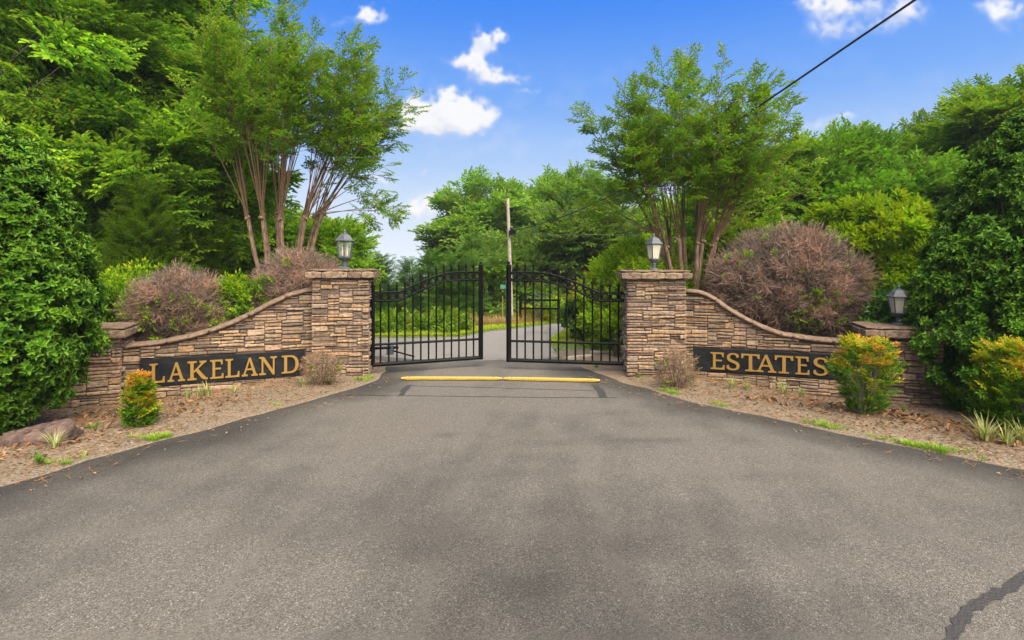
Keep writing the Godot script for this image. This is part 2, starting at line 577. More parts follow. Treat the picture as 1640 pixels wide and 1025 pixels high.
func bed(edge: Array, side: float, z0: float, z1: float, reach: float) -> Geo:
	var g := Geo.new()
	var rows := 90
	var cols := 70
	for r in rows + 1:
		var d := lerpf(z0, z1, float(r) / rows)
		var ex := along(edge, d) + soft.get_noise_2d(d * 14.0, 50.0 * side) * 0.07 + soft.get_noise_2d(d * 45.0, 90.0 * side) * 0.03
		ex -= side * 0.07
		for c in cols + 1:
			var w := pow(float(c) / cols, 1.7) * reach
			var x := ex + side * w
			var y := bed_y(x, -d, w)
			if c == 0: y = -0.01
			g.p(Vector3(x, y, -d))
			if r and c:
				var o := r * (cols + 1) + c
				if side < 0: g.quad(o, o - 1, o - cols - 2, o - cols - 1)
				else: g.quad(o, o - cols - 1, o - cols - 2, o - 1)
	return g.smooth()

func edge_poly(table: Array, d0: float, d1: float) -> PackedVector2Array:
	var r := PackedVector2Array()
	r.append(Vector2(along(table, d0), -d0))
	for q in table:
		if q[0] > d0 and q[0] < d1: r.append(Vector2(q[1], -q[0]))
	r.append(Vector2(along(table, d1), -d1))
	return r

func build_ground() -> void:
	# one sheet to the horizon, finer near the gate
	var g := Geo.new()
	var ticks := PackedFloat32Array()
	for k in 81:
		var t := (k - 40) / 40.0
		ticks.append(signf(t) * (absf(t) * 22.0 + pow(absf(t), 5.0) * 1500.0))
	for b in 81:
		for a in 81:
			var x := ticks[a]
			var z := ticks[b] - 10.0
			g.p(Vector3(x, ground_y(x, z), z))
			if a and b:
				var o := b * 81 + a
				g.quad(o - 82, o - 81, o, o - 1)
	struct("ground", g.smooth().mesh(), M.turf, "rough grassy ground falling away behind the gate")
	# far wooded hills, hazy over the left gate leaf
	var hg := Geo.new()
	for k in 121:
		var az := deg_to_rad(-60.0 + k)
		for r in 4:
			var dist: float = [1500.0, 1750.0, 2000.0, 2500.0][r]
			var top: float = [-36.0, 0.6, 1.0, -36.0][r]
			var hh := top if r == 0 or r == 3 else -2.0 + 14.0 * top + soft.get_noise_2d(az * 900.0, r * 40.0) * 10.0 + soft.get_noise_2d(az * 6000.0, r * 40.0) * 2.5
			hg.p(Vector3(sin(az) * dist, hh, -cos(az) * dist))
			if k and r:
				var o := k * 4 + r
				hg.quad(o - 5, o - 4, o, o - 1)
	struct("hills", hg.smooth().mesh(), flat_mat(lin(0.035, 0.06, 0.025), 1.0), "low wooded hills on the horizon, blue with distance")
	# the drive, and the lane it meets behind the gate
	var l := edge_poly(ROAD_LEFT, -14.0, 10.6)
	var r := edge_poly(ROAD_RIGHT, -14.0, 12.0)
	var road := PackedVector2Array()
	road.append_array(l)
	for q in [[-12.0, -10.9], [-12.0, -12.6], [-4.5, -12.72], [-2.4, -12.78], [-1.2, -12.95], [-0.63, -14.0], [0.17, -14.85], [1.56, -16.4], [4.2, -18.6], [5.2, -17.6], [3.4, -16.3], [1.9, -15.2], [1.2, -13.4]]:
		road.append(Vector2(q[0], q[1]))
	r.reverse()
	road.append_array(r)
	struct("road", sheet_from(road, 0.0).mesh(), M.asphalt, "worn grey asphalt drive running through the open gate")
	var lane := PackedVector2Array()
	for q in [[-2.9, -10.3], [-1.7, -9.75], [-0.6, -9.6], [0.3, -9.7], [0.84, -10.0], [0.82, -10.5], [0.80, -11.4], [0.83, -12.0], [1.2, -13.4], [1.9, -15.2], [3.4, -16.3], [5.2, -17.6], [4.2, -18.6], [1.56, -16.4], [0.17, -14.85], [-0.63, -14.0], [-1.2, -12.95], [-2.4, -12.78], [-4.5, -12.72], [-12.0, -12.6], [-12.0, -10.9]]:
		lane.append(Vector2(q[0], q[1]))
	struct("lane", sheet_from(lane, 0.004).mesh(), M.pale_asphalt, "pale grey lane crossing behind the gate")  # sky reflection is part of this paler colour
	# sealed saw cuts and tar
	var line := func(pts: Array) -> Array:
		var o := []
		for q in pts:
			var d: float = FOCAL * EYE / (q[1] - 428.0)
			o.append(Vector2((q[0] - 820.0) / FOCAL * d, -d))
		return o
	var cuts := [[[[548, 633], [640, 634], [760, 635.5], [880, 637], [990, 637]], 0.016], [[[652, 618], [740, 620], [850, 623], [955, 626]], 0.013], [[[656, 617], [647, 625], [643, 633]], 0.07],
		[[[952, 616], [962, 626], [966, 637]], 0.10], [[[2300, 880], [2050, 872], [1850, 893], [1740, 905], [1660, 915], [1645, 920], [1610, 945], [1570, 965], [1545, 985], [1530, 1012], [1525, 1050]], 0.05], [[[1700, 880], [1680, 900], [1655, 922]], 0.03],
		[[[725, 573], [760, 574], [800, 571]], 0.01]]
	for q in cuts:
		struct("crack_sealant", strip(line.call(q[0]), q[1], 0.004).mesh(), M.tar, "dark tar line sealing a cut across the asphalt")
	# planting beds
	struct("mulch_bed", bed(ROAD_LEFT, -1.0, 1.5, 10.4, 9.0).mesh(), M.mulch, "mulched bed in front of the left wall")
	struct("mulch_bed", bed(ROAD_RIGHT, 1.0, 1.5, 10.6, 9.0).mesh(), M.mulch, "mulched bed in front of the right wall")
	# mown turf inside the gate: a tongue at the right of the lane, a verge beyond it
	var lawn := PackedVector2Array()
	for q in [[0.86, -10.3], [0.80, -11.4], [0.84, -12.0], [1.2, -13.4], [1.9, -15.2], [3.3, -16.2], [4.5, -15.0], [4.0, -12.0], [3.2, -10.3]]:
		lawn.append(Vector2(q[0], q[1]))
	struct("lawn", sheet_from(lawn, 0.012).mesh(), M.turf, "patch of mown grass inside the gate on the right")
	var verge := PackedVector2Array()
	for q in [[-9.0, -12.56], [-4.4, -12.64], [-2.4, -12.70], [-1.15, -12.86], [-0.58, -13.93], [0.22, -14.78], [1.6, -16.32], [3.4, -18.0], [0.5, -18.6], [-2.0, -15.6], [-4.4, -13.9], [-9.0, -13.6]]:
		verge.append(Vector2(q[0], q[1]))
	struct("grass_verge", sheet_from(verge, 0.01).mesh(), M.turf, "bright mown verge along the far side of the lane")

# ---------------------------------------------------------------- ledgestone
var stone_kinds := {}

func stone_mesh(l: float, h: float, d: float) -> ArrayMesh:   # a split-faced ledge stone, 48 triangles, front at z = 0
	var g := Geo.new()
	var b := minf(0.011, h * 0.24)
	var xs := [-l / 2, -l / 2 + b, rf(-0.15, 0.15) * l, l / 2 - b, l / 2]
	for k in 5:
		var endk := k == 0 or k == 4
		var f := rf(-0.006, 0.006) - (b * 0.9 if endk else 0.0)
		var t := h / 2 - (b * 0.4 if endk else 0.0) + rf(-0.007, 0.0025)
		var w := -h / 2 + (b * 0.4 if endk else 0.0) + rf(-0.0025, 0.007)
		var x: float = xs[k]
		g.p(Vector3(x, t, -d))
		g.p(Vector3(x + rf(-0.002, 0.002), t, f - b * rf(0.6, 1.4)))
		g.p(Vector3(x + rf(-0.003, 0.003), t - b * rf(0.5, 1.2), f + rf(-0.003, 0.004)))
		g.p(Vector3(x + rf(-0.003, 0.003), w + b * rf(0.5, 1.2), f + rf(-0.004, 0.003)))
		g.p(Vector3(x + rf(-0.002, 0.002), w, f - b * rf(0.6, 1.4)))
		g.p(Vector3(x, w, -d))
		if k:
			for s in 5:
				var a := (k - 1) * 6 + s
				g.quad(a, a + 6, a + 7, a + 1)
	for s in range(1, 5):
		g.tri(0, s, s + 1)
		g.tri(24, 24 + s + 1, 24 + s)
	return g.mesh()

func stone_for(l: float, h: float) -> ArrayMesh:
	var key := "%d_%d_%d" % [roundi(l / 0.06), roundi(h / 0.02), rng.randi() % 3]
	if not stone_kinds.has(key):
		stone_kinds[key] = stone_mesh(roundi(l / 0.06) * 0.06, roundi(h / 0.02) * 0.02, 0.085)
	return stone_kinds[key]

# fills a face with stones: free(cx, cy) says whether a cell of the face is to be stone
func lay_stones(parent: Node3D, w: float, h: float, frame: Transform3D, free: Callable, unit := 0.0225, called := "stone") -> int:
	var cw := 0.032
	var ch := unit
	var nx := roundi(w / cw)
	var ny := roundi(h / ch)
	cw = w / nx
	ch = h / ny
	var used := PackedByteArray()
	used.resize(nx * ny)
	for y in ny:
		for x in nx:
			used[y * nx + x] = 0 if free.call((x + 0.5) * cw, (y + 0.5) * ch) else 1
	var n := 0
	for y in ny:
		for x in nx:
			if used[y * nx + x]: continue
			var run := 0
			while x + run < nx and not used[y * nx + x + run]: run += 1
			var tall: int = [1, 2, 2, 2, 2, 3, 2, 2, 3, 2, 4, 1][rng.randi() % 12]
			var long: int = [5, 6, 8, 10, 12, 14, 7, 9, 11, 4][rng.randi() % 10]
			if tall >= 4: long = 4 + rng.randi() % 4
			if tall == 1: long = maxi(long, 5)
			if run - long < 3: long = run if run <= 15 else run / 2
			long = mini(long, run)
			var got := 1
			while got < tall and y + got < ny:
				var clear := true
				for k in long:
					if used[(y + got) * nx + x + k]:
						clear = false
						break
				if not clear: break
				got += 1
			# avoid leaving a sliver course of one unit under a taken cell
			for a in got:
				for k in long:
					used[(y + a) * nx + x + k] = 1
			var sl := long * cw - 0.007
			var sh := got * ch - 0.006
			var o := part(called, stone_for(sl, sh), M.stone[[0, 1, 2, 3, 0, 5, 4, 7, 1, 5, 2, 6, 0, 3][rng.randi() % 14]], parent)
			var fitted := Vector3(sl / (maxf(1, roundi(sl / 0.06)) * 0.06), sh / (maxf(1, roundi(sh / 0.02)) * 0.02), 1.0)
			o.transform = frame * Transform3D(Basis.from_euler(Vector3(rf(-0.035, 0.035), rf(-0.03, 0.03), rf(-0.024, 0.024))).scaled_local(fitted), Vector3((x + long * 0.5) * cw, (y + got * 0.5) * ch, rf(-0.018, 0.018)))
			n += 1
	return n

func slab(lo: Vector3, hi: Vector3, bevel := 0.012, rough_ := 0.005) -> ArrayMesh:   # a rough-cut block with broken edges
	var g := Geo.new()
	var nx := maxi(2, int((hi.x - lo.x) / 0.08))
	var prof := [[0.0, 0.0], [bevel * 0.3, 1.0], [1.0, 1.0]]
	var ring: Array[Vector2] = []
	var zz := [lo.z, lo.z + bevel, (lo.z + hi.z) / 2, hi.z - bevel, hi.z]
	ring.append(Vector2(hi.z, lo.y + bevel)); ring.append(Vector2(hi.z, hi.y - bevel)); ring.append(Vector2(hi.z - bevel, hi.y)); ring.append(Vector2(lo.z + bevel, hi.y))
	ring.append(Vector2(lo.z, hi.y - bevel)); ring.append(Vector2(lo.z, lo.y + bevel)); ring.append(Vector2(lo.z + bevel, lo.y)); ring.append(Vector2(hi.z - bevel, lo.y))
	var cz := (lo.z + hi.z) / 2
	var cy := (lo.y + hi.y) / 2
	for k in nx + 1:
		var x := lerpf(lo.x, hi.x, float(k) / nx)
		var sh := 0.0
		if k == 0 or k == nx: sh = bevel * 0.8
		for q in ring:
			var z := q.x - signf(q.x - cz) * sh + rf(-rough_, rough_)
			var y := q.y - signf(q.y - cy) * sh + rf(-rough_, rough_) * 0.7
			g.p(Vector3(x + (0.0 if sh == 0.0 else rf(-rough_, rough_) * 0.5), y, z))
		if k:
			for s in 8:
				var a := (k - 1) * 8 + s
				var b := (k - 1) * 8 + (s + 1) % 8
				g.quad(a, b, b + 8, a + 8)
	var e := nx * 8
	for s in range(1, 7):
		g.tri(0, s + 1, s)
		g.tri(e, e + s, e + s + 1)
	return g.mesh()

func pillar(where: Vector3, turn: float, w: float, dep: float, h: float, inner: float, label: String, light_cap := false) -> Node3D:
	# where: the middle of the front foot; h: to the top of the cap
	var t := thing("stone_pillar", label, "pillar", where, turn)
	var body := h - 0.135
	var core := Geo.new()
	core.box(Vector3(-w / 2 + 0.022, -0.25, -dep + 0.0), Vector3(w / 2 - 0.022, body + 0.02, -0.022))
	part("mortar_core", core.mesh(), M.mortar, t)
	var yes := func(_x: float, _y: float) -> bool: return true
	var low := 0.1
	lay_stones(t, w, body + low, Transform3D(Basis(), Vector3(-w / 2, -low, 0)), yes)
	# the side that faces the drive, then the one the wall runs into
	lay_stones(t, dep - 0.09, body + low, Transform3D(Basis(Vector3.UP, PI / 2 * inner), Vector3(inner * w / 2, -low, -0.088 if inner > 0 else -dep)), yes)
	lay_stones(t, dep - 0.09, body + low, Transform3D(Basis(Vector3.UP, -PI / 2 * inner), Vector3(-inner * w / 2, -low, -dep if inner > 0 else -0.088)), yes, 0.045)
	var o := 0.075
	var cuts := [-w / 2 - o, -w / 2 - o + (w + 2 * o) * rf(0.2, 0.3), -w / 2 - o + (w + 2 * o) * rf(0.52, 0.62), w / 2 + o]
	if w > 0.79: cuts.insert(3, -w / 2 - o + (w + 2 * o) * rf(0.78, 0.86))
	for k in cuts.size() - 1:
		part("cap_stone", slab(Vector3(cuts[k] + 0.004, body, -0.2), Vector3(cuts[k + 1] - 0.004, body + 0.098, o), 0.012, 0.006), M.cap_light if rng.randf() < 0.55 else M.cap, t)
	for side in [-1.0, 1.0]:
		var zc := [-0.205, -0.205 - (dep + o - 0.2) * rf(0.42, 0.55), -dep - o]
		for k in 2:
			var x0: float = side * (w / 2 + o)
			var x1: float = side * (w / 2 - 0.13)
			part("cap_stone", slab(Vector3(minf(x0, x1), body, zc[k + 1] + 0.004), Vector3(maxf(x0, x1), body + 0.098, zc[k] - 0.004), 0.012, 0.006), M.cap, t)
	part("cap_slab", slab(Vector3(-w / 2 - o + 0.02, body + 0.1, -dep - o + 0.02), Vector3(w / 2 + o - 0.02, h, o - 0.02), 0.012, 0.006), M.cap, t)
	return t

# where the sight line of a place in the photograph meets a wall's face: (along the wall, height)
func on_wall(u: float, v: float, origin: Vector3, turn: float) -> Vector2:
	var dir := Vector3((u - 820.0) / FOCAL, -(v - 428.0) / FOCAL, -1.0)
	var n := Vector3(sin(turn), 0, cos(turn))
	var eye := Vector3(0, EYE, 0)
	var k := n.dot(origin - eye) / n.dot(dir)
	var p := eye + dir * k - origin
	return Vector2(p.dot(Vector3(cos(turn), 0, -sin(turn))), p.y)

func sign_wall(label: String, origin: Vector3, turn: float, top: Array, face: Array, s_end: float, group_label: String, category_label: String, text: String, letters: Array, lv: Array) -> void:
	# top: [u, v] of the coping's upper edge; face: the four edges of the slate panel; letters: [u0, u1] of each letter; lv: [u, v top, v foot] at two places
	var prof := []
	for q in top:
		var w := on_wall(q[0], q[1], origin, turn)
		prof.append([w.x, w.y])
	prof.sort_custom(func(a, b): return a[0] < b[0])
	var lo: float = minf(prof[0][0], s_end)
	var hi: float = maxf(prof[prof.size() - 1][0], s_end)
	lo = prof[0][0]
	hi = prof[prof.size() - 1][0]
	var p0 := on_wall(face[0][0], face[0][1], origin, turn)
	var p1 := on_wall(face[1][0], face[1][1], origin, turn)
	var p2 := on_wall(face[2][0], face[2][1], origin, turn)
	var p3 := on_wall(face[3][0], face[3][1], origin, turn)
	var sx0 := minf(p0.x, p1.x)
	var sx1 := maxf(p0.x, p1.x)
	var sy1 := (p0.y + p1.y) / 2
	var sy0 := (p2.y + p3.y) / 2
	var t := thing("stone_wall", label, "wall", origin, turn)
	var cope := 0.062
	# core behind the stones follows the curve
	var core := Geo.new()
	var n := 40
	for k in n + 1:
		var x := lerpf(lo, hi, float(k) / n)
		var y := along(prof, x) - cope * 0.5
		core.p(Vector3(x, -0.3, -0.03)); core.p(Vector3(x, y, -0.024)); core.p(Vector3(x, y, -0.3)); core.p(Vector3(x, -0.3, -0.3))
		if k:
			var a := (k - 1) * 4
			for s in 3: core.quad(a + s, a + s + 1, a + s + 5, a + s + 4)
	part("mortar_core", core.mesh(), M.mortar, t)
	var low := 0.24
	var tall := 0.0
	for q in prof: tall = maxf(tall, q[1])
	var free := func(x: float, y: float) -> bool:
		var px := x + lo
		var py := y - low
		if px > sx0 - 0.005 and px < sx1 + 0.005 and py > sy0 - 0.005 and py < sy1 + 0.005: return false
		return py < along(prof, px) - cope * 0.62
	lay_stones(t, hi - lo, tall + low, Transform3D(Basis(), Vector3(lo, -low, 0)), free)
	# coping: a rounded ribbon of cast stone over the curve, in lengths
	var pieces := 5
	for q in pieces:
		var g := Geo.new()
		var x0 := lerpf(lo, hi, float(q) / pieces) + 0.003
		var x1 := lerpf(lo, hi, float(q + 1) / pieces) - 0.003
		var m := 9
		for k in m + 1:
			var x := lerpf(x0, x1, float(k) / m)
			var y := along(prof, x)
			var slope := (along(prof, x + 0.04) - along(prof, x - 0.04)) / 0.08
			var up := Vector3(-slope, 1, 0).normalized()
			var c := Vector3(x, y, 0) - up * cope * 0.5
			for s in 10:
				var a := TAU * s / 10.0
				var e := Vector2(signf(cos(a)) * pow(absf(cos(a)), 0.6), signf(sin(a)) * pow(absf(sin(a)), 0.6))
				g.p(c + up * (e.y * cope * 0.5 + rf(-0.003, 0.003)) + Vector3(0, 0, -0.13 + e.x * 0.185 + rf(-0.004, 0.004)))
			if k:
				for s in 10:
					var a := (k - 1) * 10 + s
					var b := (k - 1) * 10 + (s + 1) % 10
					g.quad(a, b, b + 10, a + 10)
		var e := m * 10
		for s in range(1, 9):
			g.tri(0, s + 1, s)
			g.tri(e, e + s, e + s + 1)
		part("coping_stone", g.smooth().mesh(), M.cap, t)
	# the slate name panel and its letters
	var sign := thing("name_sign", group_label, "sign", origin, turn)
	part("slate_panel", slab(Vector3(sx0 + 0.004, sy0 + 0.004, -0.03), Vector3(sx1 - 0.004, sy1 - 0.004, 0.008), 0.004, 0.001), M.slate, sign)
	var font := SystemFont.new()
	font.font_names = PackedStringArray(["Droid Serif"])
	font.font_weight = 400
	var lettering := FontVariation.new()
	lettering.base_font = font
	lettering.variation_embolden = 0.2
	var ya := (on_wall(lv[0][0], lv[0][1], origin, turn).y + on_wall(lv[1][0], lv[1][1], origin, turn).y) / 2
	var yb := (on_wall(lv[0][0], lv[0][2], origin, turn).y + on_wall(lv[1][0], lv[1][2], origin, turn).y) / 2
	for k in text.length():
		var tm := TextMesh.new()
		tm.text = text[k]
		tm.font = lettering
		tm.font_size = 72
		tm.pixel_size = 0.005
		tm.depth = 0.018
		tm.curve_step = 1.5
		var bb := tm.get_aabb()
		var vm: float = (lv[0][1] + lv[0][2]) / 2
		var x0 := on_wall(letters[k][0], vm, origin, turn).x
		var x1 := on_wall(letters[k][1], vm, origin, turn).x
		var o := part("letter", tm, M.gold, sign)
		var fit := Vector3((x1 - x0) / bb.size.x, (ya - yb) / bb.size.y, 1.0)
		o.transform = Transform3D(Basis.from_scale(fit), Vector3(x0 - bb.position.x * fit.x, yb - bb.position.y * fit.y, 0.018))

# ---------------------------------------------------------------- iron gate, lamps, street furniture
func bar(a: Vector3, b: Vector3, half: float) -> ArrayMesh:     # square section
	var g := Geo.new()
	g.tube(PackedVector3Array([a, b]), PackedFloat32Array([half * 1.414, half * 1.414]), 4)
	return g.mesh()

func gate_leaf(label: String, hinge: Vector3, free_end: Vector3, low: float, knee: float, tall: float) -> void:
	# x runs from the hinge to the free end; low/tall: heights of the top rail at the hinge and at the free end
	var d := free_end - hinge
	var len := Vector2(d.x, d.z).length()
	var t := thing("gate_leaf", label, "gate", Vector3(hinge.x, 0, hinge.z), atan2(-d.z, d.x), "pair of black iron drive gates")
	var rail := func(x: float, off: float) -> float:
		var s := x / len
		if s <= knee: return low + off
		var q := clampf((s - knee) / (0.80 - knee), 0.0, 1.0)
		return lerpf(low, tall, sin(q * PI / 2)) + off
	var foot := 0.14
	part("hinge_post", bar(Vector3(0, foot - 0.03, 0), Vector3(0, low + 0.11, 0), 0.029), M.iron, t)
	part("end_post", bar(Vector3(len, foot - 0.03, 0), Vector3(len, tall + 0.11, 0), 0.029), M.iron, t)
	for q in [[0.0, low + 0.11], [len, tall + 0.11]]:
		var cap := Geo.new()
		cap.lathe(PackedVector2Array([Vector2(0.036, 0), Vector2(0.036, 0.012), Vector2(0.016, 0.02), Vector2(0.026, 0.034), Vector2(0.024, 0.052), Vector2(0.0, 0.066)]), 8, Transform3D(Basis(), Vector3(q[0], q[1], 0)))
		part("post_finial", cap.smooth().mesh(), M.iron, t)
	part("bottom_rail", bar(Vector3(0.02, foot, 0), Vector3(len - 0.02, foot, 0), 0.022), M.iron, t)
	part("middle_rail", bar(Vector3(0.02, 0.44, 0), Vector3(len - 0.02, 0.44, 0), 0.013), M.iron, t)
	for off in [0.0, -0.128]:
		var pts := PackedVector3Array()
		for k in 41:
			var x := lerpf(0.02, len - 0.02, k / 40.0)
			pts.append(Vector3(x, rail.call(x, off), 0))
		var g := Geo.new()
		g.tube(pts, taper(0.017, 0.017, 41), 4)
		part("arched_rail", g.mesh(), M.iron, t)
	var spear := Geo.new()
	spear.lathe(PackedVector2Array([Vector2(0.010, 0.0), Vector2(0.021, 0.008), Vector2(0.021, 0.016), Vector2(0.012, 0.024), Vector2(0.025, 0.046), Vector2(0.019, 0.075), Vector2(0.0, 0.125)]), 6)
	var spear_mesh := spear.mesh()
	var rg := Geo.new()
	var loop := PackedVector3Array()
	for k in 21: loop.append(Vector3(cos(TAU * k / 20), sin(TAU * k / 20), 0) * 0.045)
	rg.tube(loop, taper(0.0115, 0.0115, 21), 6, false)
	var ring_mesh := rg.smooth().mesh()
	var n := 14
	for k in range(1, n):
		var x := len * k / n
		var y: float = rail.call(x, 0.0) + 0.055
		var o := part("picket", bar(Vector3(0, foot, 0), Vector3(0, y, 0), 0.0095), M.iron, t)
		o.position.x = x
		var s := part("spear", spear_mesh, M.iron, o)
		s.position = Vector3(0, y - 0.004, 0)
	for k in n:
		var x := len * (k + 0.5) / n
		var o := part("ring", ring_mesh, M.iron, t)
		o.position = Vector3(x, rail.call(x, -0.064), 0)
	for y in [0.3, low - 0.16]:
		var g := Geo.new()
		g.box(Vector3(-0.13, y - 0.03, -0.03), Vector3(-0.02, y + 0.03, 0.012))
		part("hinge", g.mesh(), M.iron, t)

func lantern(label: String, where: Vector3, s: float, sides: int, turn: float, glass: Material, wide: float) -> void:
	# a post lantern: where is its foot, s its height in metres
	var t := thing("lantern", label, "lamp", where, turn, "lanterns on the gate pillars")
	var h := s
	var r := s * 0.235 * wide
	var lo_y := h * 0.30
	var hi_y := h * 0.68
	var rl := r * 0.58
	var rh := r * 0.86
	var g := Geo.new()
	g.lathe(PackedVector2Array([Vector2(0.0, 0), Vector2(r * 0.62, 0), Vector2(r * 0.62, h * 0.018), Vector2(r * 0.4, h * 0.045), Vector2(r * 0.26, h * 0.05)]), 18)
	part("foot_plate", g.smooth().mesh(), M.lamp_metal, t)
	g = Geo.new()
	g.lathe(PackedVector2Array([Vector2(r * 0.25, h * 0.04), Vector2(r * 0.25, h * 0.15), Vector2(r * 0.29, h * 0.155), Vector2(r * 0.29, h * 0.175), Vector2(r * 0.2, h * 0.18), Vector2(r * 0.2, h * 0.19)]), 16)
	part("stem", g.smooth().mesh(), M.lamp_metal, t)
	g = Geo.new()
	g.lathe(PackedVector2Array([Vector2(r * 0.2, h * 0.185), Vector2(r * 0.36, h * 0.2), Vector2(r * 0.55, h * 0.245), Vector2(r * 0.68, h * 0.275), Vector2(r * 0.68, h * 0.298), Vector2(r * 0.1, h * 0.3)]), sides, Transform3D(), 0.5)
	part("cup", g.mesh(), M.lamp_metal, t)
	g = Geo.new()
	g.lathe(PackedVector2Array([Vector2(rh * 0.9, hi_y - 0.004), Vector2(r, hi_y), Vector2(r * 1.02, hi_y + h * 0.018), Vector2(r * 0.82, hi_y + h * 0.06), Vector2(r * 0.66, hi_y + h * 0.12), Vector2(r * 0.5, hi_y + h * 0.165), Vector2(r * 0.26, hi_y + h * 0.195), Vector2(r * 0.14, hi_y + h * 0.2)]), sides, Transform3D(), 0.5)
	part("roof", g.mesh(), M.lamp_metal, t)
	g = Geo.new()
	g.lathe(PackedVector2Array([Vector2(r * 0.16, hi_y + h * 0.195), Vector2(r * 0.2, hi_y + h * 0.21), Vector2(r * 0.08, hi_y + h * 0.225), Vector2(r * 0.17, hi_y + h * 0.25), Vector2(r * 0.12, hi_y + h * 0.275), Vector2(r * 0.05, hi_y + h * 0.285), Vector2(0.0, h)]), 12)
	part("finial", g.smooth().mesh(), M.lamp_metal, t)
	for k in sides:
		var a := TAU * (k + 0.5) / sides
		var b := TAU * (k + 1.5) / sides
		var la := Vector3(cos(a) * rl, lo_y - 0.004, sin(a) * rl)
		var ha := Vector3(cos(a) * rh, hi_y + 0.002, sin(a) * rh)
		g = Geo.new()
		g.tube(PackedVector3Array([la, ha]), PackedFloat32Array([0.009, 0.009]), 4)
		part("rib", g.mesh(), M.lamp_metal, t)
		var lb := Vector3(cos(b) * rl, lo_y - 0.004, sin(b) * rl)
		var hb := Vector3(cos(b) * rh, hi_y + 0.002, sin(b) * rh)
		g = Geo.new()
		var inset := 0.97
		g.quad(g.p(la * Vector3(inset, 1, inset)), g.p(ha * Vector3(inset, 1, inset)), g.p(hb * Vector3(inset, 1, inset)), g.p(lb * Vector3(inset, 1, inset)))
		part("pane", g.mesh(), glass, t)
	g = Geo.new()
	g.lathe(PackedVector2Array([Vector2(0.0, h * 0.3), Vector2(r * 0.42, h * 0.302), Vector2(r * 0.42, h * 0.325), Vector2(0.0, h * 0.33)]), 12)
	part("socket_plate", g.mesh(), M.lamp_metal, t)
	for k in 3:
		var a := TAU * k / 3 + 0.4
		g = Geo.new()
		g.lathe(PackedVector2Array([Vector2(0.011, 0), Vector2(0.011, h * 0.17), Vector2(0.006, h * 0.178), Vector2(0.010, h * 0.2), Vector2(0.0, h * 0.25)]), 8, Transform3D(Basis(), Vector3(cos(a) * r * 0.25, h * 0.33, sin(a) * r * 0.25)))
		part("candle_bulb", g.smooth().mesh(), M.ivory, t)

func wire(called: String, label: String, pts: PackedVector3Array, radius: float) -> void:
	var g := Geo.new()
	g.tube(pts, taper(radius, radius, pts.size()), 6)
	tag(part(called, g.smooth().mesh(), M.cable, self), label, "cable")

func sagging(a: Vector3, b: Vector3, sag: float) -> PackedVector3Array:
	var r := PackedVector3Array()
	for k in 33:
		var t := k / 32.0
		r.append(a.lerp(b, t) - Vector3(0, sag * 4 * t * (1 - t), 0))
	return r

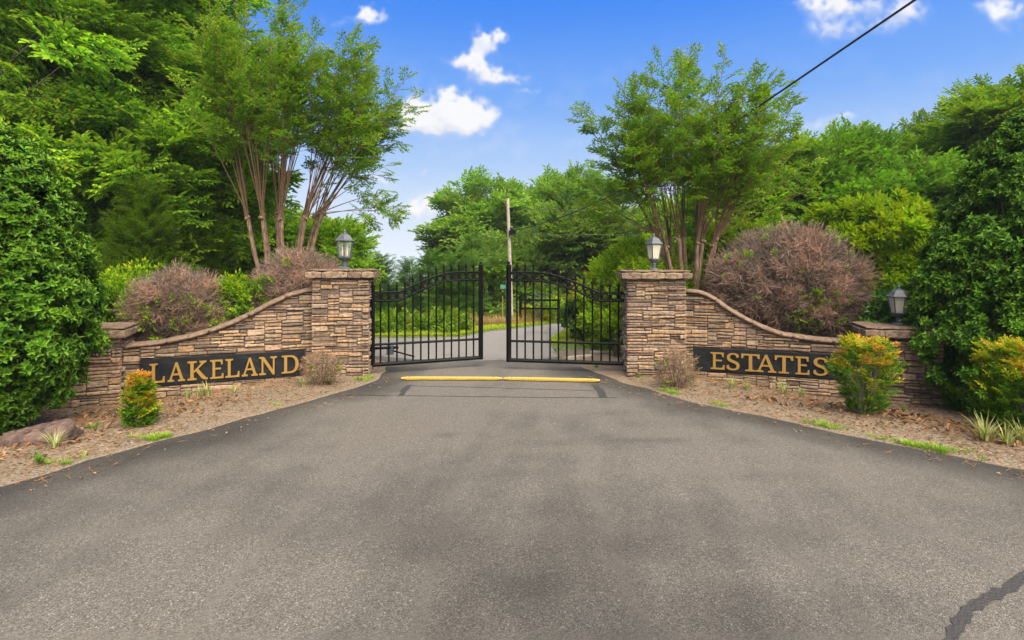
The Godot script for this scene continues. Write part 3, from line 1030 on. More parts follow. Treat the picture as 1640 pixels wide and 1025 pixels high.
func build_objects() -> void:
	# yellow timbers lying across the drive
	for q in [[at(642, 609.5, 7.93), at(804, 610, 7.91), "yellow painted timber on the asphalt under the left gate leaf"], [at(806, 610, 7.91), at(961, 614, 7.77), "yellow painted timber on the asphalt under the right gate leaf"]]:
		var a: Vector3 = q[0]
		var b: Vector3 = q[1]
		a.y = 0.0
		b.y = 0.0
		var L := (b - a).length()
		var t := thing("yellow_timber", q[2], "timber", a, atan2(-(b - a).z, (b - a).x), "yellow timbers across the drive")
		var o := part("beam", slab(Vector3(0, 0.004, -0.055), Vector3(L, 0.052, 0.0), 0.012, 0.0015), M.yellow, t)
		for x in [0.12, L - 0.12]:
			var g := Geo.new()
			g.lathe(PackedVector2Array([Vector2(0.016, 0.048), Vector2(0.016, 0.057), Vector2(0.0, 0.06)]), 8, Transform3D(Basis(), Vector3(x, 0, -0.03)))
			part("bolt", g.mesh(), M.lamp_metal, t)
	# gate opener arm by the left leaf
	var arm := thing("gate_opener", "dark metal gate opener arm low behind the left gate leaf", "gate opener", at(606, 580, 8.75) * Vector3(1, 0, 1))
	var g2 := Geo.new()
	g2.tube(PackedVector3Array([Vector3(-0.1, 0.33, -0.05), Vector3(0.28, 0.33, -0.16)]), PackedFloat32Array([0.022, 0.022]), 8)
	part("motor_tube", g2.smooth().mesh(), M.iron, arm)
	g2 = Geo.new()
	g2.tube(PackedVector3Array([Vector3(0.12, 0.30, -0.14), Vector3(0.52, 0.17, -0.24)]), PackedFloat32Array([0.014, 0.014]), 6)
	part("push_rod", g2.smooth().mesh(), M.iron, arm)
	g2 = Geo.new()
	g2.box(Vector3(0.1, 0.22, -0.19), Vector3(0.2, 0.36, -0.11))
	part("control_box", g2.mesh(), M.lamp_metal, arm)
	# utility pole and its lines
	var pb := at(820, 500, 18.0)
	pb.y = ground_y(pb.x, pb.z) - 0.1
	var pole := thing("utility_pole", "grey weathered wooden utility pole behind the gate, leaning slightly left", "pole", pb)
	var top := at(813, 318, 18.0) - pb
	var pg := Geo.new()
	pg.tube(curve_pts(Vector3.ZERO, top * 0.5 + Vector3(0.01, 0, 0), top, 10), taper(0.07, 0.05, 11), 12)
	part("shaft", pg.smooth().mesh(), M.grey_wood, pole)
	var mid := at(816, 373, 18.0) - pb
	var bg := Geo.new()
	bg.box(Vector3(-0.02, -0.06, 0.05), Vector3(0.2, 0.07, 0.19), Transform3D(Basis(), mid))
	part("splice_box", bg.mesh(), M.iron, pole)
	bg = Geo.new()
	bg.lathe(PackedVector2Array([Vector2(0.02, 0), Vector2(0.045, 0.02), Vector2(0.03, 0.05), Vector2(0.045, 0.08), Vector2(0.0, 0.1)]), 10, Transform3D(Basis(), mid + Vector3(0.07, 0.12, 0.06)))
	part("insulator", bg.smooth().mesh(), M.lamp_metal, pole)
	# the service drop: from the pole towards and over the photographer's right
	var drop := PackedVector3Array()
	for q in [[819, 370, 17.9], [868, 358, 16.2], [938, 332, 14.0], [1030, 286, 11.8], [1130, 226, 9.9], [1230, 160, 8.4], [1330, 92, 7.2], [1465, 0, 6.0], [1640, -118, 4.9]]:
		drop.append(at(q[0], q[1], q[2]))
	var smooth_drop := PackedVector3Array()
	for k in drop.size() - 1:
		for s in 6:
			smooth_drop.append(drop[k].cubic_interpolate(drop[k + 1], drop[maxi(k - 1, 0)], drop[mini(k + 2, drop.size() - 1)], s / 6.0))
	smooth_drop.append(drop[drop.size() - 1])
	wire("service_cable", "thick black overhead cable rising from the pole to the upper right", smooth_drop, 0.0155)
	wire("overhead_wire", "thin wire from the pole top running right behind the crape myrtle", sagging(at(815, 333, 17.95), at(1500, 352, 17.0), 0.05), 0.009)
	wire("overhead_wire", "thin wire from the middle of the pole running right above the hedge", sagging(at(818, 374, 17.95), at(1500, 372, 17.0), 0.08), 0.009)
	# street sign
	var sp := at(811, 520, 15.2)
	sp.y = 0.0
	var ss := thing("street_sign", "small green street name sign on a thin post beside the utility pole", "sign", sp)
	var sg := Geo.new()
	sg.tube(PackedVector3Array([Vector3.ZERO, Vector3(0, 1.2, 0)]), PackedFloat32Array([0.022, 0.022]), 8)
	part("post", sg.smooth().mesh(), M.green_paint, ss)
	sg = Geo.new()
	sg.box(Vector3(-0.16, 1.02, -0.006), Vector3(0.10, 1.13, 0.006))
	part("name_plate", sg.mesh(), M.sign_green, ss)
	sg = Geo.new()
	sg.box(Vector3(-0.006, 1.145, -0.12), Vector3(0.006, 1.24, 0.12))
	part("name_plate", sg.mesh(), M.sign_green, ss)
	# yellow marker stake
	var mk := at(805, 515, 16.2)
	mk.y = -0.02
	var st := thing("marker_stake", "slim yellow marker stake in the dry grass left of the utility pole", "stake", mk)
	sg = Geo.new()
	sg.box(Vector3(-0.008, 0, -0.006), Vector3(0.008, 0.95, 0.006))
	part("blade", sg.mesh(), M.yellow, st)
	sg = Geo.new()
	sg.box(Vector3(-0.010, 0.8, -0.008), Vector3(0.010, 0.9, 0.008))
	part("band", sg.mesh(), M.iron, st)
	# black entrance frame with an openwork scroll, beyond the gate
	var fp := at(864, 525, 15.9)
	fp.y = 0.05
	var fr := thing("entrance_frame", "black two-rail frame with wrought scrollwork beyond the right gate leaf", "sign frame", fp, deg_to_rad(-8))
	for x in [-0.54, 0.54]:
		sg = Geo.new()
		sg.box(Vector3(x - 0.04, -0.15, -0.04), Vector3(x + 0.04, 0.66, 0.04))
		part("post", sg.mesh(), M.iron, fr)
	for y in [0.62, 0.38]:
		sg = Geo.new()
		sg.box(Vector3(-0.5, y - 0.028, -0.03), Vector3(0.5, y + 0.028, 0.03))
		part("rail", sg.mesh(), M.iron, fr)
	for q in [[-0.14, 0.74, 0.075], [0.0, 0.76, 0.07], [0.14, 0.74, 0.075], [-0.16, 0.5, 0.085], [0.0, 0.5, 0.08], [0.16, 0.5, 0.085], [-0.09, 0.27, 0.08], [0.09, 0.27, 0.08], [0.0, 0.17, 0.06]]:
		var pts := PackedVector3Array()
		for k in 25:
			var a := TAU * 1.4 * k / 24.0
			var r: float = q[2] * (1.0 - 0.65 * k / 24.0)
			pts.append(Vector3(q[0] + cos(a + q[0] * 9) * r, q[1] + sin(a + q[0] * 9) * r, 0.0))
		sg = Geo.new()
		sg.tube(pts, taper(0.012, 0.009, 25), 5)
		part("scroll", sg.mesh(), M.scroll_metal, fr)
	# boulder
	var bp := at(66, 706, 5.15)
	bp.y = -0.05
	var bo := Geo.new()
	var bn := noise(1.6, 4, 77)
	for a in 15:
		for b in 28:
			var th := PI * a / 14.0
			var ph := TAU * b / 28.0
			var dir := Vector3(sin(th) * cos(ph), cos(th), sin(th) * sin(ph))
			var r := 1.0 + bn.get_noise_3dv(dir * 1.1) * 0.5
			var p := dir * r
			p.y = clampf(p.y, -0.6, 0.62 + p.x * 0.22 + bn.get_noise_3dv(dir * 3.0) * 0.08)
			bo.p(Vector3(p.x * 0.31, p.y * 0.25 + 0.04, p.z * 0.21))
			if a and b: bo.quad((a - 1) * 28 + b - 1, (a - 1) * 28 + b, a * 28 + b, a * 28 + b - 1)
			if a and b == 27: bo.quad((a - 1) * 28 + 27, (a - 1) * 28, a * 28, a * 28 + 27)
	var rock := part("boulder", bo.smooth().mesh(), M.rock, self)
	rock.position = bp
	rock.rotation.y = 0.3
	tag(rock, "reddish brown flat-topped boulder in the mulch under the left holly", "boulder")
	# landscape timbers and a block behind the right gate leaf
	var k2 := 0
	for q in [[at(905, 583, 9.6), at(950, 572, 9.9), "pale landscape timber lying on the dirt behind the right gate leaf"], [at(945, 574, 10.3), at(1000, 573, 10.3), "darker landscape timber in front of the shrubs behind the right gate leaf"]]:
		var a: Vector3 = q[0]
		var b: Vector3 = q[1]
		a.y = 0.0; b.y = 0.0
		var o := part("landscape_timber", slab(Vector3(0, 0.0, -0.035), Vector3((b - a).length(), 0.07, 0.035), 0.01, 0.003), M.timber_wood, self)
		o.position = a
		o.rotation.y = atan2(-(b - a).z, (b - a).x)
		tag(o, q[2], "timber")
		k2 += 1
	var sb := part("stone_block", slab(Vector3(-0.14, -0.02, -0.14), Vector3(0.14, 0.5, 0.14), 0.02, 0.006), M.grey_stone, self)
	sb.position = at(997, 570, 9.9) * Vector3(1, 0, 1)
	tag(sb, "upright grey stone block behind the right gate leaf beside the pillar", "block")

# ---------------------------------------------------------------- plants
func blend(a: Color, b: Color, t: float) -> Color:
	return Color(lerpf(a.r, b.r, t), lerpf(a.g, b.g, t), lerpf(a.b, b.b, t))

func vary(c: Color, bright := 0.22, hue := 0.12) -> Color:
	var b := 1.0 + rf(-bright, bright)
	var h := rf(-hue, hue)
	return Color(c.r * b * (1.0 + h * 1.6), c.g * b, c.b * b * (1.0 - h))

func leaf4(g: Geo, base: Vector3, dir: Vector3, up: Vector3, l: float, w: float, c: Color, fold := 0.3, droop := 0.12) -> void:
	var x := dir.cross(up).normalized()
	var n := x.cross(dir).normalized()
	g.col = c
	var m := n * (-w * fold)
	var a := g.p(base)
	var tip := g.p(base + dir * l - n * l * droop)
	var l1 := g.p(base + dir * l * 0.3 + x * w * 0.46 - m)
	var l2 := g.p(base + dir * l * 0.66 + x * w * 0.42 - m - n * l * droop * 0.4)
	var r1 := g.p(base + dir * l * 0.3 - x * w * 0.46 - m)
	var r2 := g.p(base + dir * l * 0.66 - x * w * 0.42 - m - n * l * droop * 0.4)
	g.tri(a, l1, l2); g.tri(a, l2, tip)
	g.tri(a, r2, r1); g.tri(a, tip, r2)

func leaf2(g: Geo, base: Vector3, dir: Vector3, up: Vector3, l: float, w: float, c: Color, fold := 0.3) -> void:
	var x := dir.cross(up).normalized()
	var n := x.cross(dir).normalized()
	g.col = c
	var a := g.p(base)
	var tip := g.p(base + dir * l - n * l * 0.1)
	var q := base + dir * l * 0.46 + n * w * fold
	var le := g.p(q + x * w * 0.5)
	var ri := g.p(q - x * w * 0.5)
	g.tri(a, le, tip)
	g.tri(a, tip, ri)

func thorn(g: Geo, a: Vector3, b: Vector3, r: float, c: Color) -> void:     # a tapered three-sided twig
	g.col = c
	var t := (b - a).normalized()
	var s := t.cross(Vector3(0.3, 0.5, 0.8)).normalized()
	var o := t.cross(s)
	var q0 := g.p(a + s * r)
	var q1 := g.p(a + (s * -0.5 + o * 0.87) * r)
	var q2 := g.p(a + (s * -0.5 - o * 0.87) * r)
	var tip := g.p(b)
	g.tri(q0, q1, tip); g.tri(q1, q2, tip); g.tri(q2, q0, tip)

# a branchlet along +y, roughly flat in its xy plane
func branchlet(stem: float, twigs: int, leaves: int, ll: float, lw: float, c: Color, twig_c: Color, flat: float, fine := false, young := Color(0, 0, 0)) -> ArrayMesh:
	var g := Geo.new()
	thorn(g, Vector3.ZERO, Vector3(0, stem, 0), stem * 0.012, twig_c)
	for k in twigs + 1:
		var t := (k + 0.6) / (twigs + 1.0)
		var s := 1.0 if k % 2 == 0 else -1.0
		var o := Vector3(0, stem * t * 0.85, 0)
		var d := Vector3(s * rf(0.7, 1.0), rf(0.7, 1.1), rf(-1, 1) * (1.0 - flat)).normalized()
		var tl := stem * 0.5 * (1.15 - t * 0.6)
		if k == twigs:
			d = Vector3(rf(-0.2, 0.2), 1, rf(-0.2, 0.2) * (1.0 - flat)).normalized()
			o = Vector3(0, stem * 0.7, 0)
		thorn(g, o, o + d * tl, stem * 0.008, twig_c)
		var sd := d.cross(Vector3(0, 0, 1)).normalized()
		for q in leaves:
			var f := (q + 0.7) / leaves
			var w := 1.0 if q % 2 == 0 else -1.0
			var ld := (d * rf(0.4, 0.9) + sd * w * rf(0.6, 1.1) + Vector3(0, 0, rf(-0.5, 0.5) * (1.2 - flat))).normalized()
			if q == leaves - 1: ld = d
			var lc := vary(c if f < 0.7 or young.g == 0.0 else blend(c, young, rf(0.2, 1.0)))
			var up := Vector3(rf(-0.5, 0.5), rf(-0.3, 0.3), 1.0).normalized()
			var sz := rf(0.75, 1.2)
			if fine: leaf2(g, o + d * tl * f, ld, up, ll * sz, lw * sz, lc)
			else: leaf4(g, o + d * tl * f, ld, up, ll * sz, lw * sz, lc)
	return g.mesh()

func whorl(n: int, ll: float, lw: float, c: Color, young: Color, lift: float) -> ArrayMesh:    # evergreen rosette facing +y
	var g := Geo.new()
	thorn(g, Vector3(0, -0.12, 0), Vector3(0, 0.03, 0), 0.004, Color(0.05, 0.05, 0.02))
	for k in n:
		var t := float(k) / n
		var a := k * 2.4 + rf(-0.3, 0.3)
		var e := lerpf(lift - 0.5, lift + 0.75, t)
		var d := Vector3(cos(a) * cos(e), sin(e), sin(a) * cos(e))
		leaf4(g, Vector3(0, lerpf(-0.07, 0.02, t), 0), d, Vector3(0, 1, 0.01), ll * rf(0.75, 1.15), lw * rf(0.85, 1.15), vary(blend(c, young, t * t * 0.9), 0.25), 0.22, 0.15)
	return g.mesh()

func twiggy(n: int, l: float, c: Color) -> ArrayMesh:       # bare branching twigs growing along +y
	var g := Geo.new()
	var tips: Array[Vector3] = [Vector3.ZERO]
	thorn(g, Vector3(0, -l * 0.4, 0), Vector3(rf(-0.02, 0.02), l * 0.6, 0), 0.0045, vary(c))
	for k in n:
		var o := Vector3(rf(-0.03, 0.03), rf(-0.2, 0.5) * l, rf(-0.03, 0.03))
		var d := Vector3(rf(-1, 1), rf(0.1, 1.2), rf(-1, 1)).normalized()
		var m := o + d * l * rf(0.25, 0.6)
		thorn(g, o, m, 0.0038, vary(c, 0.4))
		for q in 2:
			var e := (d + Vector3(rf(-1, 1), rf(-0.5, 0.8), rf(-1, 1)) * 0.8).normalized()
			thorn(g, o.lerp(m, rf(0.3, 0.9)), m + e * l * rf(0.1, 0.3), 0.0026, vary(c, 0.45))
	return g.mesh()

func facing(dir: Vector3, up: Vector3, scale: float, roll := 0.0) -> Basis:     # y along dir, z as near as can be to up
	var x := dir.cross(up)
	x = x.normalized() if x.length_squared() > 1e-6 else Vector3.RIGHT
	var z := x.cross(dir)
	var b := Basis(x, dir, z)
	if roll != 0.0: b = b.rotated(dir, roll)
	return b.scaled_local(Vector3.ONE * scale)

func tint(bright: float, warm := 0.0) -> Color:
	return Color(bright * (1.0 + warm), bright, bright * (1.0 - warm * 0.6))

func ball() -> Vector3:
	var v := Vector3(rf(-1, 1), rf(-1, 1), rf(-1, 1))
	while v.length_squared() > 1.0 or v.length_squared() < 1e-4:
		v = Vector3(rf(-1, 1), rf(-1, 1), rf(-1, 1))
	return v

# a broadleaved tree: trunk, limbs to every clump, clumps of branchlets
func tree(called: String, label: String, group: String, base: Vector3, height: float, crown: Vector3, radii: Vector3, clumps: int, per: int, clump_r: float, spray: Mesh, size: float, trunk_r: float, bright := 1.0, warm := 0.0, bark := "bark", up_bias := 0.25) -> Node3D:
	# crown: centre of the crown relative to the base
	var t := thing(called, label, "tree", base, 0.0, group)
	var lean := Vector3(crown.x * 0.6, 0, crown.z * 0.6)
	var g := Geo.new()
	var trunk := PackedVector3Array()
	var steps := 12
	for k in steps + 1:
		var f := float(k) / steps
		trunk.append(Vector3(lean.x * f * f, height * 0.86 * f - 0.2 * (1 - f), lean.z * f * f) + Vector3(soft.get_noise_2d(base.x * 50, f * 90), 0, soft.get_noise_2d(base.z * 50 + 300, f * 90)) * 0.25 * f)
	var tr := PackedFloat32Array()
	for k in steps + 1:
		tr.append(lerpf(trunk_r, trunk_r * 0.12, pow(float(k) / steps, 0.9)) * (1.35 if k == 0 else 1.0))
	g.tube(trunk, tr, 9)
	part("trunk", g.smooth().mesh(), M[bark], t)
	var limbs := Geo.new()
	var xf := []
	var tints := PackedColorArray()
	for k in clumps:
		var dir := ball().normalized()
		var rr := pow(rf(0.12, 1.0), 0.45)
		var lump := 1.0 + 0.22 * soft.get_noise_3d(dir.x * 60 + base.x * 7, dir.y * 60, dir.z * 60 + base.z * 7) * 2.0
		var c := crown + dir * radii * rr * lump
		if c.y < 0.25: c.y = rf(0.25, 0.9)
		# limb
		var frac := clampf((c.y - Vector2(c.x, c.z).length() * 0.55) / (height * 0.86), 0.08, 0.95)
		var o := trunk[clampi(int(frac * steps), 1, steps)]
		var bend := o.lerp(c, 0.5) + Vector3(0, (c - o).length() * 0.12, 0)
		var lr := trunk_r * 0.22 * (1.1 - frac * 0.7)
		limbs.tube(curve_pts(o, bend, c, 5), taper(lr, lr * 0.2, 6), 4, false)
		var cb := bright * rf(0.82, 1.18)
		var cw := warm + rf(-0.06, 0.08)
		var cr := clump_r * rf(0.75, 1.3)
		for q in per:
			var e := ball()
			var p := c + Vector3(e.x, e.y * 0.55, e.z) * cr
			var d := (Vector3(1, 0.55, 1) * (e * 0.8 + dir * 0.9) + Vector3(0, up_bias * 0.5, 0) + ball() * 0.45).normalized()
			var up := (Vector3.UP + dir * 0.8 + ball() * 0.55).normalized()
			xf.append(Transform3D(facing(d, up, size * rf(0.7, 1.25)), p - d * 0.2 * size))
			tints.append(tint(cb * rf(0.85, 1.15), cw))
	part("branches", limbs.smooth().mesh(), M[bark], t).set_meta("kind", "stuff")
	scatter("crown", spray, M.leaf, t, xf, tints)
	return t

# a rounded or conical evergreen built outwards from a profile [height, radius]
func profile_shrub(called: String, label: String, category: String, base: Vector3, prof: Array, n_out: int, n_in: int, spray: Mesh, mat: Material, size: float, lumps: float, squash := 1.0, group := "") -> Node3D:
	var t := thing(called, label, category, base, 0.0, group)
	var top: float = prof[prof.size() - 1][0]
	var g := Geo.new()
	for k in 5:
		var a := TAU * k / 5.0 + rf(-0.3, 0.3)
		var r: float = along(prof, top * 0.5) * 0.55
		g.tube(curve_pts(Vector3(cos(a) * 0.06, -0.1, sin(a) * 0.06), Vector3(cos(a) * r * 0.5, top * 0.3, sin(a) * r * 0.5), Vector3(cos(a) * r * 0.6, top * 0.85, sin(a) * r * 0.6 * squash), 8), taper(0.035, 0.01, 9), 6)
	part("stems", g.smooth().mesh(), M.bark, t).set_meta("kind", "stuff")
	var xf := []
	var tints := PackedColorArray()
	var widest := 0.0
	for q in prof: widest = maxf(widest, q[1])
	var tufts := maxi(12, n_out / 13)
	for k in tufts + n_in:
		var y := rf(prof[0][0], top)
		while rng.randf() > (along(prof, y) + 0.12) / (widest + 0.12): y = rf(prof[0][0], top)
		var a := rf(0, TAU)
		var r := along(prof, y)
		var lump := soft.get_noise_3d(cos(a) * r * 28 + base.x * 11, y * 34, sin(a) * r * 28 + base.z * 11)
		var f := 1.0 + lump * lumps + rf(-0.07, 0.03)
		if k >= tufts: f = rf(0.5, 0.86)
		var slope := (along(prof, y + 0.1) - along(prof, y - 0.1)) / 0.2
		var out := Vector3(cos(a), clampf(-slope, -0.6, 2.0) + 0.3, sin(a)).normalized()
		var p := Vector3(cos(a) * r * f, y, sin(a) * r * f * squash)
		var tone := rf(0.82, 1.18) * (1.0 + lump * 0.25)
		var warm := rf(-0.08, 0.1)
		if k >= tufts:
			var d := (out + ball() * 0.55).normalized()
			xf.append(Transform3D(facing(d, Vector3(rf(-1, 1), 1, rf(-1, 1)).normalized(), size * rf(0.75, 1.25), rf(0, TAU)), p))
			tints.append(tint(tone, warm))
			continue
		var cr := size * rf(0.10, 0.2)                   # a shoot's worth of rosettes round its end
		for q in 13:
			var e := ball()
			if e.dot(out) < 0.0: e -= out * e.dot(out) * 1.6
			var d := (e * 0.9 + out * 0.7 + Vector3(0, 0.25, 0) + ball() * 0.3).normalized()
			xf.append(Transform3D(facing(d, Vector3(rf(-1, 1), 1, rf(-1, 1)).normalized(), size * rf(0.6, 1.25), rf(0, TAU)), p + e * cr))
			tints.append(tint(tone * rf(0.88, 1.12), warm))
	scatter("foliage", spray, mat, t, xf, tints)
	return t

# a clipped ball of dead twigs with a few leaves left
func twig_ball(label: String, centre: Vector3, radii: Vector3, n: int, twig: Mesh, size: float, green: Mesh, greens: int, green_at: Callable, group := "", gsize := 0.5) -> void:
	var t := thing("azalea_bush", label, "bush", Vector3(centre.x, 0, centre.z), 0.0, group)
	var c := Vector3(0, centre.y, 0)
	var g := Geo.new()
	for k in 26:
		var d := ball().normalized()
		d.y = absf(d.y) * 0.9 + 0.1
		g.tube(curve_pts(Vector3(rf(-0.1, 0.1) * radii.x, -0.1, rf(-0.1, 0.1)), c * 0.45 + d * radii * 0.3, c + d * radii * 0.85, 7), taper(0.012 * size + 0.004, 0.003, 8), 5)
	part("stems", g.smooth().mesh(), M.smooth_bark, t).set_meta("kind", "stuff")
	var xf := []
	var tints := PackedColorArray()
	for k in n:
		var d := ball().normalized()
		if centre.y + d.y * radii.y < 0.05: d.y = absf(d.y)
		var lump := soft.get_noise_3d(d.x * 40 + centre.x * 9, d.y * 40, d.z * 40)
		var f := (1.0 + lump * 0.2) * (rf(0.84, 1.0) if k % 5 else rf(0.5, 0.85)) + (rf(0.0, 0.06) if k % 9 == 0 else 0.0)
		var dir := (d + ball() * 0.5 + Vector3(0, 0.35, 0)).normalized()
		xf.append(Transform3D(facing(dir, Vector3(rf(-1, 1), rf(-1, 1), rf(-1, 1)).normalized(), size * rf(0.7, 1.3), rf(0, TAU)), c + d * radii * f))
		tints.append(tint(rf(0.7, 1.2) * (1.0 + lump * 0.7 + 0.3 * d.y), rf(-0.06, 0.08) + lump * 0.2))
	scatter("twigs", twig, M.twig, t, xf, tints)
	if greens:
		var gx := []
		var gt := PackedColorArray()
		while gx.size() < greens:
			var d := ball().normalized()
			if rng.randf() > green_at.call(d): continue
			gx.append(Transform3D(facing((d + Vector3(0, 0.4, 0) + ball() * 0.4).normalized(), Vector3(rf(-1, 1), 1, rf(-1, 1)).normalized(), gsize * rf(0.7, 1.2), rf(0, TAU)), c + d * radii * rf(0.86, 1.0)))
			gt.append(tint(rf(0.8, 1.25), rf(-0.05, 0.15)))
		scatter("leaves", green, M.leaf, t, gx, gt)

# a vase of straight shoots from pollarded knuckles
func crape_myrtle(label: String, base: Vector3, knuckles: Array, shoots: int, lens: Vector2, spray: Mesh, low_arms: Array, spread: float, crown_c: Vector3, bare: float) -> void:
	var t := thing("crape_myrtle", label, "tree", base, 0.0, "crape myrtles behind the walls")
	var shoot_geo := Geo.new()
	var xf := []
	var tints := PackedColorArray()
	for kn in knuckles:
		var k: Vector3 = kn
		var foot := Vector3(k.x * 0.2 + rf(-0.07, 0.07), -0.15, k.z * 0.25 + rf(-0.07, 0.07))
		var g := Geo.new()
		var midp := foot.lerp(k, 0.5) + Vector3(-k.x * 0.14, 0.1, rf(-0.05, 0.05))
		var r := rf(0.026, 0.042)
		var pts := curve_pts(foot, midp, k, 12)
		for q in range(1, 12): pts[q] += ball() * 0.012
		var radii := taper(r * 1.25, r, 13)
		g.tube(pts, radii, 8)
		part("trunk", g.smooth().mesh(), M.smooth_bark, t)
		g = Geo.new()
		for q in 4:
			g.lathe(PackedVector2Array([Vector2(0.0, -0.07), Vector2(0.05, -0.045), Vector2(0.065, 0.0), Vector2(0.045, 0.045), Vector2(0.0, 0.06)]), 7, Transform3D(Basis.from_euler(Vector3(rf(-1, 1), rf(0, 6), rf(-1, 1))).scaled(Vector3.ONE * rf(0.3, 0.6)), k + ball() * 0.045))
		part("knuckle", g.smooth().mesh(), M.smooth_bark, t)
		for s in shoots:
			var out := Vector3(k.x - crown_c.x, 0, k.z - crown_c.z)
			var d := (Vector3(0, 1, 0) + out * spread * rf(0.5, 1.2) + Vector3(rf(-1, 1), 0, rf(-1, 1)) * 0.16).normalized()
			var l := rf(lens.x, lens.y) * (1.0 - 0.5 * clampf(Vector2(d.x, d.z).length(), 0.0, 1.0))
			grow_shoot(shoot_geo, xf, tints, k + ball() * 0.04, d, l, bare * rf(0.7, 1.3), 0.05)
	for arm in low_arms:      # [start, direction, length]
		grow_shoot(shoot_geo, xf, tints, arm[0], arm[1].normalized(), arm[2], 0.38, -0.02)
	part("shoots", shoot_geo.smooth().mesh(), M.shoot, t).set_meta("kind", "stuff")
	scatter("crown", spray, M.leaf, t, xf, tints)

func grow_shoot(g: Geo, xf: Array, tints: PackedColorArray, o: Vector3, d: Vector3, l: float, bare: float, arch: float) -> void:
	var side := Vector3(d.x, 0, d.z)
	var end := o + d * l + side * l * arch - Vector3(0, l * side.length() * 0.1, 0)
	var pts := curve_pts(o, o + d * l * 0.5, end, 8)
	g.tube(pts, taper(rf(0.007, 0.012), 0.003, 9), 5, false)
	var n := int(l / 0.15)
	for k in n:
		var f := lerpf(bare, 1.0, pow((k + rng.randf()) / n, 0.72))
		var q := f * 8.0
		var i := clampi(int(q), 0, 7)
		var p := pts[i].lerp(pts[i + 1], q - i)
		var ax := (pts[i + 1] - pts[i]).normalized()
		var e := (ball() + Vector3(d.x, 0, d.z) * 0.3)
		e = (e - ax * e.dot(ax)).normalized()
		var dir := (ax * rf(0.5, 1.1) + e).normalized()
		if f > 0.93: dir = (ax * 2.0 + e).normalized()
		var reach := 0.0
		if f < 0.9 and rng.randf() < 0.55:      # a side twig carries further sprays
			reach = rf(0.15, 0.5) * (1.1 - f * 0.6)
			var tip := p + dir * reach + Vector3(0, -0.02, 0)
			g.tube(PackedVector3Array([p, tip]), PackedFloat32Array([0.004, 0.002]), 3, false)
			for m in 2:
				xf.append(Transform3D(facing((dir + ball() * 0.6).normalized(), (Vector3.UP + ball() * 0.5).normalized(), rf(0.7, 1.15), rf(-0.5, 0.5)), p.lerp(tip, rf(0.3, 0.9))))
				tints.append(tint(rf(0.75, 1.2), rf(-0.05, 0.12) + 0.12 * smoothstep(0.75, 1.0, f)))
			p = tip
		xf.append(Transform3D(facing(dir, (Vector3.UP + ball() * 0.5).normalized(), rf(0.75, 1.2), rf(-0.5, 0.5)), p))
		tints.append(tint(rf(0.75, 1.2), rf(-0.05, 0.12) + 0.15 * smoothstep(0.75, 1.0, f)))

func blade_tuft(n: int, l: float, w: float, c: Color, edge_c: Color, lean: float) -> ArrayMesh:
	var g := Geo.new()
	for k in n:
		var a := rf(0, TAU)
		var o := Vector3(cos(a), 0, sin(a)) * rf(0, 0.035)
		var ll := l * rf(0.6, 1.15)
		var ln := rf(0.15, 1.0) * lean
		var s := Vector3(-sin(a), 0, cos(a)) * w * 0.5
		var d := Vector3(cos(a), 0, sin(a))
		var cc := vary(c if rng.randf() < 0.6 else edge_c, 0.2)
		g.col = cc
		var p := o
		var prev := [g.p(p - s), g.p(p + s)]
		for q in 3:
			var f := (q + 1) / 3.0
			p = o + d * ll * ln * f * f + Vector3(0, ll * (f - 0.42 * ln * f * f), 0)
			var ww := (1.0 - f * f * 0.92)
			var now := [g.p(p - s * ww), g.p(p + s * ww)]
			g.quad(prev[0], now[0], now[1], prev[1])
			prev = now
	return g.mesh()

func weed(n: int, l: float, c: Color) -> ArrayMesh:
	var g := Geo.new()
	for k in n:
		var a := rf(0, TAU)
		var d := Vector3(cos(a) * rf(0.2, 0.9), rf(0.5, 1.2), sin(a) * rf(0.2, 0.9)).normalized()
		var tip := d * l * rf(0.4, 1.0)
		thorn(g, Vector3.ZERO, tip, 0.003, c)
		for q in 6:
			var f := rf(0.25, 1.0)
			var e := (ball() + Vector3(0, 0.4, 0)).normalized()
			leaf2(g, tip * f, e, Vector3(rf(-0.4, 0.4), 1, rf(-0.4, 0.4)), l * rf(0.18, 0.32), l * 0.11, vary(c))
	return g.mesh()

